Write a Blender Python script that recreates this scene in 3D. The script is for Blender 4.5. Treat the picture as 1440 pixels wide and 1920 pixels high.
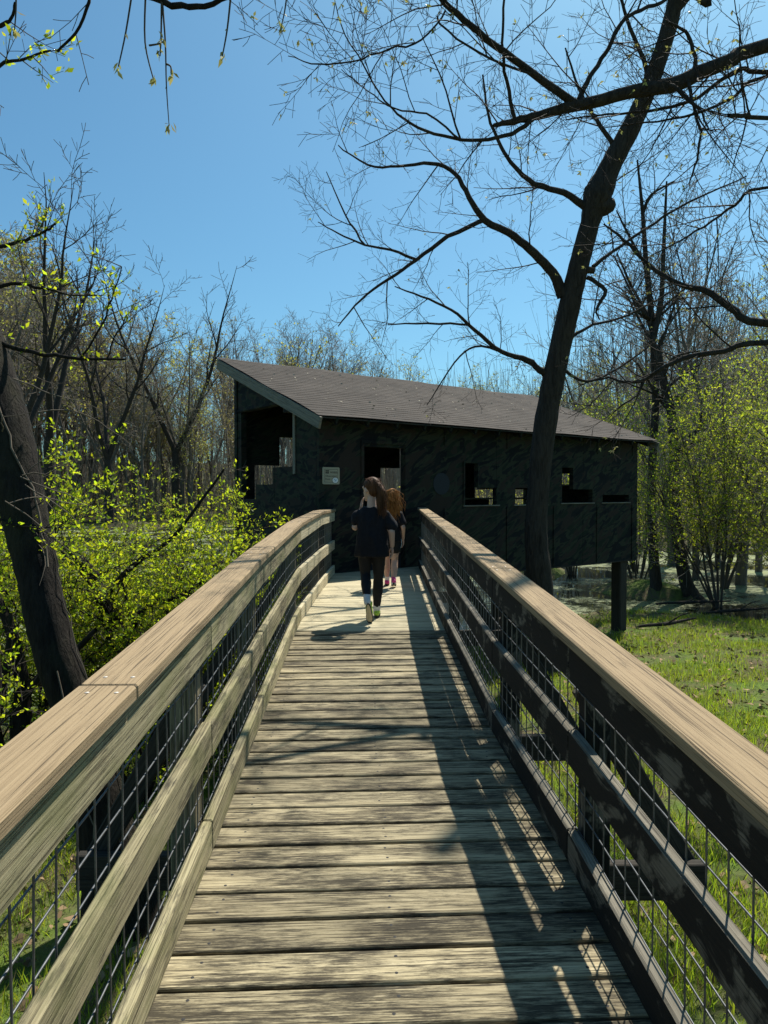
import bpy, bmesh, math, random
import numpy as np
from mathutils import Vector, Matrix, Quaternion, noise as mnoise

for o in list(bpy.data.objects):
    bpy.data.objects.remove(o)
SC = bpy.context.scene
COL = SC.collection
rnd = random.Random(7)

# ------------------------------------------------------------------ camera, sky, sun, exposure
F_PX, PITCH = 1330.0, math.radians(1.5)
cam_d = bpy.data.cameras.new('camera')
cam = bpy.data.objects.new('camera', cam_d)
COL.objects.link(cam)
cam_d.sensor_fit = 'VERTICAL'
cam_d.sensor_height = 24.0
cam_d.lens = 24.0 * F_PX / 1920.0
cam_d.clip_start = 0.05
cam_d.clip_end = 3000
cam.location = (0, 0, 0)
cam.rotation_euler = (math.pi / 2 - PITCH, 0, 0)
SC.camera = cam

SUN_EL, SUN_AZ = math.radians(56), math.radians(29)
world = bpy.data.worlds.new('World')
SC.world = world
world.use_nodes = True
wn = world.node_tree
bg = wn.nodes['Background']
sky = wn.nodes.new('ShaderNodeTexSky')
sky.sky_type = 'NISHITA'
sky.sun_disc = False
sky.sun_elevation = SUN_EL
sky.sun_rotation = SUN_AZ
sky.altitude = 100
sky.air_density = 1.0
sky.dust_density = 1.3
sky.ozone_density = 2.0
tint = wn.nodes.new('ShaderNodeMix')
tint.data_type = 'RGBA'
tint.blend_type = 'MULTIPLY'
tint.inputs[0].default_value = 1.0
tint.inputs[7].default_value = (.60, 1.02, 1.10, 1)
wn.links.new(sky.outputs['Color'], tint.inputs[6])
wn.links.new(tint.outputs[2], bg.inputs['Color'])
bg.inputs['Strength'].default_value = 0.079

sun_d = bpy.data.lights.new('sun', 'SUN')
sun = bpy.data.objects.new('sun', sun_d)
COL.objects.link(sun)
sun_d.energy = 5.0
sun_d.angle = math.radians(0.53)
sun_d.color = (1.0, 0.94, 0.83)
S = Vector((math.sin(SUN_AZ) * math.cos(SUN_EL), math.cos(SUN_AZ) * math.cos(SUN_EL), math.sin(SUN_EL)))
sun.rotation_euler = S.to_track_quat('Z', 'Y').to_euler()
sun.location = S * 60

SC.view_settings.view_transform = 'Standard'
SC.view_settings.look = 'None'
SC.view_settings.exposure = 0.54
SC.view_settings.gamma = 1.0
SC.view_settings.use_curve_mapping = False
SC.render.engine = 'CYCLES'
SC.cycles.max_bounces = 6
SC.cycles.transparent_max_bounces = 8


# ------------------------------------------------------------------ helpers
def W(px, py, d):
    """point of the place seen in the photograph's direction (px, py) at depth d metres"""
    a = (px - 720) / F_PX
    b = (960 - py) / F_PX
    y = math.cos(PITCH) + b * math.sin(PITCH)
    z = b * math.cos(PITCH) - math.sin(PITCH)
    s = d / y
    return Vector((a * s, d, z * s))


WM = {}


def place(o, M=None, parent=None):
    M = M or Matrix.Identity(4)
    if parent is not None:
        o.parent = parent
        o.matrix_parent_inverse = WM[parent.name].inverted()
    o.matrix_basis = M
    COL.objects.link(o)
    WM[o.name] = M.copy()
    return o


def tag(o, label=None, cat=None, group=None, kind=None):
    if label: o['label'] = label
    if cat: o['category'] = cat
    if group: o['group'] = group
    if kind: o['kind'] = kind
    return o


def empty(name, loc, label, cat, group=None, rotz=0):
    o = bpy.data.objects.new(name, None)
    o.empty_display_size = 0.2
    place(o, Matrix.Translation(loc) @ Matrix.Rotation(rotz, 4, 'Z'))
    return tag(o, label, cat, group)


def mesh_np(name, v, f, smooth=False):
    """v (n,3) array, f (m,k) array of equal-size faces"""
    v = np.asarray(v, np.float32)
    f = np.asarray(f, np.int32)
    me = bpy.data.meshes.new(name)
    m, k = f.shape
    me.vertices.add(len(v))
    me.vertices.foreach_set('co', v.ravel())
    me.loops.add(m * k)
    me.loops.foreach_set('vertex_index', f.ravel())
    me.polygons.add(m)
    me.polygons.foreach_set('loop_start', np.arange(0, m * k, k, dtype=np.int32))
    if smooth:
        me.polygons.foreach_set('use_smooth', np.ones(m, dtype=bool))
    me.update(calc_edges=True)
    return me


def mesh_py(name, v, f, smooth=False):
    me = bpy.data.meshes.new(name)
    me.from_pydata([tuple(p) for p in v], [], f)
    if smooth:
        me.polygons.foreach_set('use_smooth', np.ones(len(me.polygons), dtype=bool))
    me.update()
    return me


def obj(name, me, mat, parent=None, M=None):
    o = bpy.data.objects.new(name, me)
    if mat is not None:
        me.materials.clear()
        for m in (mat if isinstance(mat, (list, tuple)) else [mat]):
            me.materials.append(m)
    return place(o, M, parent)


CH_F = None


def chamfer_box(a, b, c, e):
    """half sizes a,b,c; chamfer e -> verts, faces"""
    global CH_F
    e = min(e, a * .4, b * .4, c * .4)
    V, idx = [], {}
    for sx in (-1, 1):
        for sy in (-1, 1):
            for sz in (-1, 1):
                idx[(sx, sy, sz, 0)] = len(V); V.append((sx * a, sy * (b - e), sz * (c - e)))
                idx[(sx, sy, sz, 1)] = len(V); V.append((sx * (a - e), sy * b, sz * (c - e)))
                idx[(sx, sy, sz, 2)] = len(V); V.append((sx * (a - e), sy * (b - e), sz * c))
    if CH_F is None:
        F = []
        for s in (-1, 1):
            q = [idx[(s, -1, -1, 0)], idx[(s, 1, -1, 0)], idx[(s, 1, 1, 0)], idx[(s, -1, 1, 0)]]
            F.append(q if s > 0 else q[::-1])
            q = [idx[(-1, s, -1, 1)], idx[(1, s, -1, 1)], idx[(1, s, 1, 1)], idx[(-1, s, 1, 1)]]
            F.append(q[::-1] if s > 0 else q)
            q = [idx[(-1, -1, s, 2)], idx[(1, -1, s, 2)], idx[(1, 1, s, 2)], idx[(-1, 1, s, 2)]]
            F.append(q if s > 0 else q[::-1])
        for s in (-1, 1):
            for t in (-1, 1):
                q = [idx[(s, t, -1, 0)], idx[(s, t, -1, 1)], idx[(s, t, 1, 1)], idx[(s, t, 1, 0)]]
                F.append(q if s * t > 0 else q[::-1])
                q = [idx[(s, -1, t, 2)], idx[(s, -1, t, 0)], idx[(s, 1, t, 0)], idx[(s, 1, t, 2)]]
                F.append(q[::-1] if s * t > 0 else q)
                q = [idx[(-1, s, t, 1)], idx[(-1, s, t, 2)], idx[(1, s, t, 2)], idx[(1, s, t, 1)]]
                F.append(q[::-1] if s * t < 0 else q)
        for sx in (-1, 1):
            for sy in (-1, 1):
                for sz in (-1, 1):
                    q = [idx[(sx, sy, sz, k)] for k in range(3)]
                    F.append(q if sx * sy * sz > 0 else q[::-1])
        CH_F = F
    return V, CH_F


def frame(p0, p1, up=Vector((0, 0, 1))):
    x = (p1 - p0).normalized()
    y = up.cross(x).normalized()
    z = x.cross(y)
    M = Matrix((x, y, z)).transposed().to_4x4()
    M.translation = (p0 + p1) / 2
    return M


def board(name, p0, p1, thick, tall, mat, parent, up=Vector((0, 0, 1)), e=.004, ext=0.0):
    """a sawn board from p0 to p1; thick across, tall along up; local X runs with the grain"""
    p0, p1 = Vector(p0), Vector(p1)
    L = (p1 - p0).length + 2 * ext
    v, f = chamfer_box(L / 2, thick / 2, tall / 2, e)
    return obj(name, mesh_py(name, v, f), mat, parent, frame(p0, p1, up))


def box(name, lo, hi, mat, parent, M=None, e=.003):
    lo, hi = Vector(lo), Vector(hi)
    c, h = (lo + hi) / 2, (hi - lo) / 2
    v, f = chamfer_box(h.x, h.y, h.z, e)
    v = [Vector(p) + c for p in v]
    return obj(name, mesh_py(name, v, f), mat, parent, M)


class Tubes:
    """collects tapering tubes, builds ONE mesh of quads"""
    def __init__(self):
        self.v, self.f, self.n = [], [], 0

    def add(self, pts, rad, sides=5):
        P = np.array([tuple(p) for p in pts], np.float64)
        R = np.asarray(rad, np.float64)
        n = len(P)
        T = np.gradient(P, axis=0)
        T /= np.linalg.norm(T, axis=1)[:, None] + 1e-9
        m = T.mean(0)
        ref = np.eye(3)[np.argmin(np.abs(m))]
        A = np.cross(T, ref)
        A /= np.linalg.norm(A, axis=1)[:, None] + 1e-9
        B = np.cross(T, A)
        ang = np.arange(sides) * (2 * math.pi / sides)
        ring = (np.cos(ang)[None, :, None] * A[:, None, :] + np.sin(ang)[None, :, None] * B[:, None, :])
        V = P[:, None, :] + ring * R[:, None, None]
        base = self.n + np.arange(n - 1)[:, None] * sides
        k = np.arange(sides)[None, :]
        k2 = (k + 1) % sides
        q = np.stack([base + k, base + k2, base + sides + k2, base + sides + k], -1).reshape(-1, 4)
        self.v.append(V.reshape(-1, 3))
        self.f.append(q)
        self.n += n * sides

    def mesh(self, name, smooth=True):
        return mesh_np(name, np.concatenate(self.v), np.concatenate(self.f), smooth)


def leaf_mesh(name, C, size, rng, updir=0.3, wid=0.5, A=None, flop=0.35):
    """diamond leaves, two triangles each, at points C (n,3); size scalar or (n,)"""
    C = np.asarray(C, np.float64)
    n = len(C)
    if A is None:
        A = rng.normal(size=(n, 3))
        A[:, 2] = A[:, 2] * .6 + updir
    A = A / np.linalg.norm(A, axis=1)[:, None]
    Bv = np.cross(A, rng.normal(size=(n, 3)))
    Bv /= np.linalg.norm(Bv, axis=1)[:, None] + 1e-9
    N = np.cross(A, Bv)
    L = (np.ones(n) * size * rng.uniform(.45, 1.35, n))[:, None]
    w = L * wid * .5
    v = np.stack([C, C + A * L * .45 + Bv * w + N * w * flop, C + A * L - N * L * .08, C + A * L * .45 - Bv * w + N * w * flop], 1).reshape(-1, 3)
    f = np.arange(n * 4).reshape(n, 4)
    return mesh_np(name, v, f)


# ------------------------------------------------------------------ materials
MATS = {}


class NT:
    def __init__(self, name):
        self.m = bpy.data.materials.new(name)
        self.m.use_nodes = True
        self.t = self.m.node_tree
        self.b = self.t.nodes['Principled BSDF']
        self.out = self.t.nodes['Material Output']
        MATS[name] = self.m

    def n(self, kind, **kw):
        nd = self.t.nodes.new('ShaderNode' + kind)
        for k, v in kw.items():
            if k in nd.inputs:
                nd.inputs[k].default_value = v
            else:
                setattr(nd, k, v)
        return nd

    def l(self, a, b):
        self.t.links.new(a, b)

    def coord(self, scale=(1, 1, 1), rnd_off=True, rot=(0, 0, 0)):
        tc = self.n('TexCoord')
        mp = self.n('Mapping')
        mp.inputs['Scale'].default_value = scale
        mp.inputs['Rotation'].default_value = rot
        if rnd_off:
            oi = self.n('ObjectInfo')
            mu = self.n('Math', operation='MULTIPLY')
            mu.inputs[1].default_value = 37.0
            self.l(oi.outputs['Random'], mu.inputs[0])
            ad = self.n('VectorMath', operation='ADD')
            self.l(tc.outputs['Object'], ad.inputs[0])
            cb = self.n('CombineXYZ')
            for i in range(3): self.l(mu.outputs[0], cb.inputs[i])
            self.l(cb.outputs[0], ad.inputs[1])
            self.l(ad.outputs[0], mp.inputs['Vector'])
        else:
            self.l(tc.outputs['Object'], mp.inputs['Vector'])
        return mp.outputs[0]

    def noise(self, vec, scale=1.0, detail=4, rough=.55, dist=0.0):
        nz = self.n('TexNoise', Scale=scale, Detail=detail, Roughness=rough, Distortion=dist)
        if vec is not None: self.l(vec, nz.inputs['Vector'])
        return nz.outputs['Fac']

    def ramp(self, fac, stops, interp='LINEAR'):
        r = self.n('ValToRGB')
        r.color_ramp.interpolation = interp
        el = r.color_ramp.elements
        while len(el) < len(stops): el.new(.5)
        for e, (p, c) in zip(el, stops):
            e.position = p
            e.color = (c, c, c, 1) if not hasattr(c, '__len__') else (*c, 1)
        self.l(fac, r.inputs[0])
        return r.outputs[0]

    def mix(self, fac, a, b, blend='MIX'):
        m = self.n('Mix', data_type='RGBA', blend_type=blend)
        for sock, val in ((m.inputs[0], fac), (m.inputs[6], a), (m.inputs[7], b)):
            if isinstance(val, (int, float)): sock.default_value = val
            elif isinstance(val, tuple): sock.default_value = (*val, 1) if len(val) == 3 else val
            else: self.l(val, sock)
        return m.outputs[2]

    def math(self, op, a, b=0.0):
        m = self.n('Math', operation=op)
        for s, v in ((m.inputs[0], a), (m.inputs[1], b)):
            if isinstance(v, (int, float)): s.default_value = v
            else: self.l(v, s)
        return m.outputs[0]

    def bump(self, h, strength=.3, dist=.01):
        b = self.n('Bump', Strength=strength, Distance=dist)
        self.l(h, b.inputs['Height'])
        self.l(b.outputs[0], self.b.inputs['Normal'])

    def color(self, c):
        if isinstance(c, tuple): self.b.inputs['Base Color'].default_value = (*c, 1)
        else: self.l(c, self.b.inputs['Base Color'])

    def rough(self, r, spec=.3):
        self.b.inputs['Roughness'].default_value = r
        self.b.inputs['Specular IOR Level'].default_value = spec


def mat_wood(name, light, mid, dark, grime=.5, grime_col=(.028, .026, .02), algae=0.0, grain=1.0, vary=.25, rough=.85, patch=False):
    m = NT(name)
    g1 = m.noise(m.coord((2.6, 120 * grain, 120 * grain)), 1, 6, .7, .25)
    g2 = m.noise(m.coord((2.2, 190, 190)), 1, 3, .6)
    c = m.ramp(g1, [(.34, dark), (.47, mid), (.66, light)])
    crack = m.ramp(g2, [(.36, 1.0), (.44, 0.0)])
    c = m.mix(m.math('MULTIPLY', crack, .8), c, tuple(x * .35 for x in dark))
    # knots
    vo = m.n('TexVoronoi', Scale=1.0)
    m.l(m.coord((1.6, 6.0, 6.0)), vo.inputs['Vector'])
    kn = m.ramp(vo.outputs['Distance'], [(.05, 1.0), (.16, 0.0)])
    c = m.mix(m.math('MULTIPLY', kn, .6), c, dark)
    # mildew: broad patches broken up by fine speckle along the grain
    p = m.noise(m.coord((1.6, 4.5, 4.5)), 1.7, 6, .68, .3)
    s = m.noise(m.coord((11, 150, 150)), 1, 6, .75)
    ps = m.math('ADD', m.math('MULTIPLY', p, .55), m.math('MULTIPLY', s, .55))
    lo = .74 - .26 * grime
    gm = m.ramp(ps, [(lo, 0.0), (lo + .115, 1.0)])
    gm = m.math('MULTIPLY', gm, .9)
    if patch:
        # ragged mildew film with shade painted into the upright faces; tops kept lighter, as lit
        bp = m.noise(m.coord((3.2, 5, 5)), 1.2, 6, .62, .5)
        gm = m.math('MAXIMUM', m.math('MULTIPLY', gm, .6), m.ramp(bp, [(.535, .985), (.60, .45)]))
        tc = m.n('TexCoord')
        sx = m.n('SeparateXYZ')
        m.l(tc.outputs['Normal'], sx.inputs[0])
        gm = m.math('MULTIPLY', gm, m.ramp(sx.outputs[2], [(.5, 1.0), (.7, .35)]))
    c = m.mix(gm, c, grime_col)
    if algae:
        a = m.ramp(m.noise(m.coord((1.5, 4, 4)), 2.3, 4, .6), [(.48, 0.0), (.62, 1.0)])
        c = m.mix(m.math('MULTIPLY', a, algae), c, (.15, .16, .055))
    oi = m.n('ObjectInfo')
    v = m.n('HueSaturation')
    m.l(m.math('ADD', m.math('MULTIPLY', oi.outputs['Random'], vary * 2), 1 - vary), v.inputs['Value'])
    m.l(c, v.inputs['Color'])
    m.color(v.outputs[0])
    m.rough(rough, .25)
    m.bump(m.math('SUBTRACT', g1, m.math('MULTIPLY', crack, .5)), .55, .004)
    return m.m


mat_wood('deck_wood', (.46, .395, .255), (.32, .27, .165), (.06, .048, .03), .93, vary=.26, grime_col=(.024, .02, .014))
mat_wood('new_wood', (.56, .50, .345), (.46, .405, .265), (.27, .23, .14), .14, vary=.12)
mat_wood('rail_wood', (.42, .365, .22), (.30, .26, .15), (.11, .092, .053), .74, algae=.4, vary=.15)
mat_wood('shaded_black_rail_wood', (.30, .27, .21), (.21, .19, .145), (.06, .053, .04), .75, patch=True, grime_col=(.008, .008, .007), vary=.15)  # mildewed right-hand timber, its colour blackened further to carry the shade there
mat_wood('cap_wood', (.335, .248, .145), (.29, .21, .12), (.17, .12, .068), .38, grime_col=(.10, .075, .047), vary=.06, grain=1.8)
mat_wood('post_wood', (.27, .235, .15), (.17, .145, .09), (.06, .05, .033), .7, vary=.2)
mat_wood('grey_trim', (.27, .25, .205), (.20, .185, .15), (.09, .082, .066), .45, vary=.1)
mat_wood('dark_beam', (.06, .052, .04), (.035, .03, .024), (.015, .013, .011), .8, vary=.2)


def mat_plain(name, col, rough=.7, spec=.3, metal=0.0, var=0.0, vscale=20):
    m = NT(name)
    if var:
        n = m.noise(m.coord((1, 1, 1)), vscale, 4, .6)
        m.color(m.ramp(n, [(.3, tuple(c * (1 - var) for c in col)), (.7, tuple(min(1, c * (1 + var)) for c in col))]))
    else:
        m.color(col)
    m.rough(rough, spec)
    m.b.inputs['Metallic'].default_value = metal
    return m.m


mat_plain('galvanised', (.11, .115, .12), .42, .5, .5, .3, 30)
mat_plain('screw_metal', (.6, .55, .48), .45, .5, .5)
mat_plain('sign_cream', (.33, .31, .22), .6)
mat_plain('sign_ink', (.035, .03, .02), .6)
mat_plain('sign_blue', (.28, .42, .55), .6)
mat_plain('sign_white', (.7, .72, .7), .6)
mat_plain('emblem_navy', (.012, .016, .024), .6)
mat_plain('emblem_line', (.035, .04, .045), .6)
mat_plain('skin', (.52, .33, .25), .5, .4, var=.08, vscale=12)
mat_plain('shirt_black', (.011, .011, .014), .85, .2, var=.25, vscale=40)
mat_plain('legging_black', (.010, .010, .012), .7, .25)
mat_plain('shorts_black', (.014, .014, .016), .8, .2)
mat_plain('stripe_white', (.55, .55, .55), .8)
mat_plain('sock_white', (.62, .62, .6), .9, .1, var=.1, vscale=60)
mat_plain('shoe_lime', (.36, .55, .07), .6, var=.15, vscale=50)
mat_plain('shoe_pink', (.55, .06, .22), .6, var=.15, vscale=50)
mat_plain('sole_tan', (.55, .45, .28), .8, var=.15, vscale=60)
mat_plain('sole_dark', (.03, .03, .03), .8)
mat_plain('cup', (.03, .03, .03), .6)


def mat_hair(name, a, b):
    m = NT(name)
    n = m.noise(m.coord((60, 60, 8)), 1, 4, .6)
    m.color(m.ramp(n, [(.3, a), (.7, b)]))
    m.rough(.6, .12)
    return m.m


mat_hair('hair_brown', (.030, .013, .007), (.115, .052, .022))
mat_hair('hair_red', (.15, .055, .014), (.46, .20, .055))


def mat_bark(name, a, b, sc=1.0, moss=0.0):
    m = NT(name)
    v = m.coord((9 * sc, 9 * sc, 1.6 * sc))
    n1 = m.noise(v, 2.2, 8, .7, .6)
    n2 = m.noise(m.coord((30 * sc, 30 * sc, 5 * sc)), 1.5, 5, .65)
    h = m.math('ADD', m.math('MULTIPLY', n1, .7), m.math('MULTIPLY', n2, .4))
    c = m.ramp(h, [(.38, a), (.62, b)])
    if moss:
        mo = m.ramp(m.noise(m.coord((2, 2, 1)), 2, 4, .6), [(.5, 0.0), (.65, moss)])
        c = m.mix(mo, c, (.09, .10, .03))
    m.color(c)
    m.rough(.9, .15)
    m.bump(h, 1.0, .06)
    return m.m


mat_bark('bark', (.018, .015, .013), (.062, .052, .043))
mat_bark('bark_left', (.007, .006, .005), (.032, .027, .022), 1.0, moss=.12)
mat_bark('bark_far', (.07, .06, .048), (.17, .148, .12), .5)
mat_bark('bark_grey', (.075, .068, .058), (.17, .155, .13), .5)
mat_plain('twig', (.075, .062, .048), .85, .2)
mat_plain('twig_dark', (.032, .026, .022), .85, .2)
mat_plain('twig_grey', (.27, .235, .19), .85, .2)
mat_plain('vine', (.12, .10, .075), .85, .2, var=.3, vscale=5)


def mat_leaf(name, col, trans, mixf=.5, var=.3):
    m = NT(name)
    nz = m.noise(m.coord((1, 1, 1), False), 9.0, 3, .7)
    c = m.ramp(nz, [(.3, tuple(x * (1 - var) for x in col)), (.7, tuple(x * (1 + var) for x in col))])
    ge = m.n('NewGeometry')
    hs = m.n('HueSaturation')
    rv = ge.outputs['Random Per Island']
    m.l(m.math('ADD', m.math('MULTIPLY', rv, .75), .55), hs.inputs['Value'])
    m.l(m.math('ADD', m.math('MULTIPLY', m.math('FRACT', m.math('MULTIPLY', rv, 7.3)), .05), .472), hs.inputs['Hue'])
    m.l(c, hs.inputs['Color'])
    m.color(hs.outputs[0])
    m.rough(.55, .3)
    tr = m.n('BsdfTranslucent')
    h2 = m.n('HueSaturation')
    h2.inputs['Color'].default_value = (*trans, 1)
    m.l(m.math('ADD', m.math('MULTIPLY', rv, .75), .55), h2.inputs['Value'])
    m.l(m.math('ADD', m.math('MULTIPLY', m.math('FRACT', m.math('MULTIPLY', rv, 7.3)), .05), .472), h2.inputs['Hue'])
    m.l(h2.outputs[0], tr.inputs['Color'])
    mx = m.n('MixShader')
    mx.inputs[0].default_value = mixf
    m.l(m.b.outputs[0], mx.inputs[1])
    m.l(tr.outputs[0], mx.inputs[2])
    m.l(mx.outputs[0], m.out.inputs['Surface'])
    return m.m


mat_leaf('leaf_spring', (.21, .30, .026), (.52, .64, .022), .6)
mat_leaf('leaf_bush', (.20, .28, .035), (.46, .56, .035), .58)
mat_leaf('leaf_far', (.25, .265, .06), (.46, .48, .075), .55)
mat_leaf('leaf_far_dull', (.24, .22, .07), (.36, .33, .08), .5)
mat_leaf('bud', (.38, .36, .12), (.4, .4, .12), .4)
mat_leaf('grass_blade', (.15, .22, .028), (.34, .46, .028), .55, .4)
mat_leaf('grass_dry', (.27, .21, .11), (.2, .16, .07), .3, .3)
mat_plain('dead_leaf', (.27, .19, .11), .9, .1, var=.4, vscale=3)
mat_plain('fleck', (.42, .38, .29), .9, .1)

# ground
m = NT('ground')
n1 = m.noise(m.coord((1, 1, 1), False), 1.1, 6, .65)
n2 = m.noise(m.coord((1, 1, 1), False), 9, 6, .7)
c = m.ramp(n2, [(.35, (.05, .04, .024)), (.5, (.12, .096, .06)), (.62, (.09, .105, .03)), (.75, (.22, .18, .11))])
g = m.ramp(n2, [(.3, (.055, .085, .018)), (.7, (.12, .18, .035))])
m.color(m.mix(m.ramp(n1, [(.40, 0.0), (.6, 1.0)]), c, g))
m.rough(.95, .1)
m.bump(n2, .8, .05)

m = NT('forest_floor')
n2 = m.noise(m.coord((1, 1, 1), False), .8, 6, .7)
m.color(m.ramp(n2, [(.35, (.05, .045, .025)), (.55, (.085, .085, .035)), (.7, (.12, .15, .04))]))
m.rough(.95, .1)

# marsh water with floating duckweed
m = NT('marsh_water')
v = m.coord((1, 1, 1), False)
big = m.noise(v, .22, 5, .6, .3)
fine = m.noise(v, 5.0, 8, .75)
spk = m.noise(v, 26.0, 4, .7)
k = m.math('ADD', m.math('ADD', m.math('MULTIPLY', big, .75), m.math('MULTIPLY', fine, .33)), m.math('MULTIPLY', spk, .18))
wd = m.ramp(k, [(.62, 0.0), (.69, 1.0)])
wc = m.ramp(spk, [(.3, (.12, .145, .06)), (.7, (.27, .30, .14))])
m.color(m.mix(wd, (.012, .014, .010), wc))
m.l(m.math('ADD', m.math('MULTIPLY', wd, .8), .04), m.b.inputs['Roughness'])
m.b.inputs['IOR'].default_value = 1.33
m.b.inputs['Specular IOR Level'].default_value = .5
m.bump(m.math('ADD', m.math('MULTIPLY', wd, .6), m.math('MULTIPLY', m.noise(v, 2.5, 3, .5), .25)), .15, .02)

# camouflage paint on plywood, in the blind's own axes
m = NT('camouflage')
v = m.coord((1, 1, 1), False, rot=(0, math.radians(28), 0))
mp = m.n('Mapping')
mp.inputs['Scale'].default_value = (1.1, 1.5, 3.6)
m.l(v, mp.inputs['Vector'])
w1 = m.noise(mp.outputs[0], 1.15, 2, .5, 1.6)
mp2 = m.n('Mapping')
mp2.inputs['Scale'].default_value = (1.3, 1.5, 3.9)
mp2.inputs['Location'].default_value = (7, 3, 11)
m.l(v, mp2.inputs['Vector'])
w2 = m.noise(mp2.outputs[0], 1.25, 2, .5, 1.8)
c = m.ramp(w1, [(.0, (.010, .012, .013)), (.44, (.010, .012, .013)), (.46, (.030, .035, .023)), (.56, (.030, .035, .023)), (.575, (.013, .020, .014))])
c = m.mix(m.ramp(w2, [(.555, 0.0), (.575, 1.0)]), c, (.029, .023, .019))
c = m.mix(m.ramp(w2, [(.40, 1.0), (.415, 0.0)]), c, (.007, .008, .010))
wear = m.noise(m.coord((1, 1, 3), False), 8, 6, .7)
c = m.mix(m.ramp(wear, [(.62, 0.0), (.8, .35)]), c, (.05, .048, .043))
m.color(c)
m.rough(.8, .15)
m.bump(wear, .15, .01)

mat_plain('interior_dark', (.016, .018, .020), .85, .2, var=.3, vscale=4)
mat_plain('shelf_wood', (.30, .28, .22), .8, .2, var=.2, vscale=8)

# asphalt shingles in the blind's own axes
m = NT('shingle')
v = m.coord((1, 1, 1), False)
br = m.n('TexBrick')
br.offset = .5
br.inputs['Scale'].default_value = 1.0
br.inputs['Brick Width'].default_value = .3
br.inputs['Row Height'].default_value = .137
br.inputs['Mortar Size'].default_value = .005
br.inputs['Color1'].default_value = (.044, .036, .030, 1)
br.inputs['Color2'].default_value = (.066, .054, .045, 1)
br.inputs['Mortar'].default_value = (.028, .025, .022, 1)
m.l(v, br.inputs['Vector'])
n1 = m.noise(v, 1.4, 5, .65, .3)
n2 = m.noise(v, 90, 3, .7)
c = m.mix(m.ramp(n1, [(.42, 0.0), (.68, .55)]), br.outputs['Color'], (.105, .088, .074))
c = m.mix(m.ramp(n2, [(.45, 0.0), (.7, .5)]), c, (.05, .045, .042))
m.color(c)
m.rough(.92, .2)
m.bump(n2, .5, .01)

# ------------------------------------------------------------------ terrain and water
WATER_Z = -3.1


def lerp_tab(tab, x):
    if x <= tab[0][0]: return tab[0][1]
    for (a, va), (b, vb) in zip(tab, tab[1:]):
        if x <= b: return va + (vb - va) * (x - a) / (b - a)
    return tab[-1][1]


SHORE = [(-40, 6.5), (-8, 8.5), (-4.5, 9.0), (-2.5, 9.8), (-1, 10.5), (.8, 11.6), (2, 14.6), (4, 17.6), (6.5, 18.6), (9, 17.0), (13, 19.0), (40, 22)]
FARSHORE = [(-160, 60), (-60, 68), (-20, 74), (0, 82), (12, 64), (25, 44), (50, 40), (160, 40)]


def ground_z(x, y):
    ys = lerp_tab(SHORE, x)
    yf = lerp_tab(FARSHORE, x)
    n = mnoise.noise(Vector((x * .35, y * .35, 0))) * .10 + mnoise.noise(Vector((x * 1.3, y * 1.3, 4))) * .05
    if y < ys + 3:
        return WATER_Z + max(-.45, (ys - y) * .055 + .02) + n * min(1, .5 + abs(ys - y) * .2)
    if y > yf - 4:
        return WATER_Z + min((y - yf) * .08, 14.0) + n * 2
    i = mnoise.noise(Vector((x * .11, y * .11, 9))) + .5 * mnoise.noise(Vector((x * .3, y * .3, 2)))
    return WATER_Z + -.45 + max(0, (i - .28) * 2.0 if x > 4 or y > 45 else 0)


xs = np.unique(np.concatenate([np.arange(-14, 18.01, .3), -14 - np.geomspace(.5, 600, 45), 18 + np.geomspace(.5, 600, 45)]))
ysv = np.unique(np.concatenate([np.arange(-4, 26.01, .3), np.arange(26, 110, 1.4), 110 + np.geomspace(1, 900, 28), -4 - np.geomspace(.5, 60, 10)]))
gv = [(x, y, ground_z(x, y)) for y in ysv for x in xs]
nx, ny = len(xs), len(ysv)
ii = np.arange((ny - 1) * (nx - 1))
r_, c_ = ii // (nx - 1), ii % (nx - 1)
gf = np.stack([r_ * nx + c_, r_ * nx + c_ + 1, (r_ + 1) * nx + c_ + 1, (r_ + 1) * nx + c_], 1)
gm = mesh_np('ground', gv, gf, True)
ground = obj('ground', gm, [MATS['ground'], MATS['forest_floor']])
gm.polygons.foreach_set('material_index', (ysv[r_] > 30).astype(np.int32))
tag(ground, kind='structure')
water = obj('water', mesh_py('water', [(-400, 4, 0), (400, 4, 0), (400, 140, 0), (-400, 140, 0)], [(0, 1, 2, 3)]), MATS['marsh_water'], None, Matrix.Translation((0, 0, WATER_Z)))
tag(water, kind='structure')

# ------------------------------------------------------------------ footbridge
H0, SLOPE, CREST = -1.5, .051, 6.1
FLAT_Z = H0 + SLOPE * CREST


def deck_z(y): return H0 + SLOPE * min(y, CREST)


bridge = empty('footbridge', (0, 4, deck_z(4)), 'weathered timber footbridge ramp with wire mesh railings leading to the blind', 'footbridge')
LFACE = [(-1.6, -.555), (.6, -.60), (2.656, -.650), (4.073, -.695), (6.573, -.770), (8.776, -.757), (10.50, -.730)]
RFACE = [(-1.6, .830), (.72, .750), (2.595, .678), (3.841, .588), (6.283, .525), (8.80, .540), (11.38, .553)]
LH = [.895, .895, .895, .90, .880, .93, .915]
RH = [.80, .80, .812, .855, .845, .88, .920]

# the blind's axes: nearest corner, long wall direction u, depth direction v
HC = Vector((-.938, 10.39, 0))
HANG = math.atan2(.6, .8)
HM = Matrix.Translation(HC) @ Matrix.Rotation(HANG, 4, 'Z')
HU, HV = Vector((.8, .6, 0)), Vector((-.6, .8, 0))


def clip_poly(poly, p, n):
    out = []
    for a, b in zip(poly, poly[1:] + poly[:1]):
        da, db = (a - p).dot(n), (b - p).dot(n)
        if da >= 0: out.append(a)
        if da * db < 0: out.append(a + (b - a) * (da / (da - db)))
    return out


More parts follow.
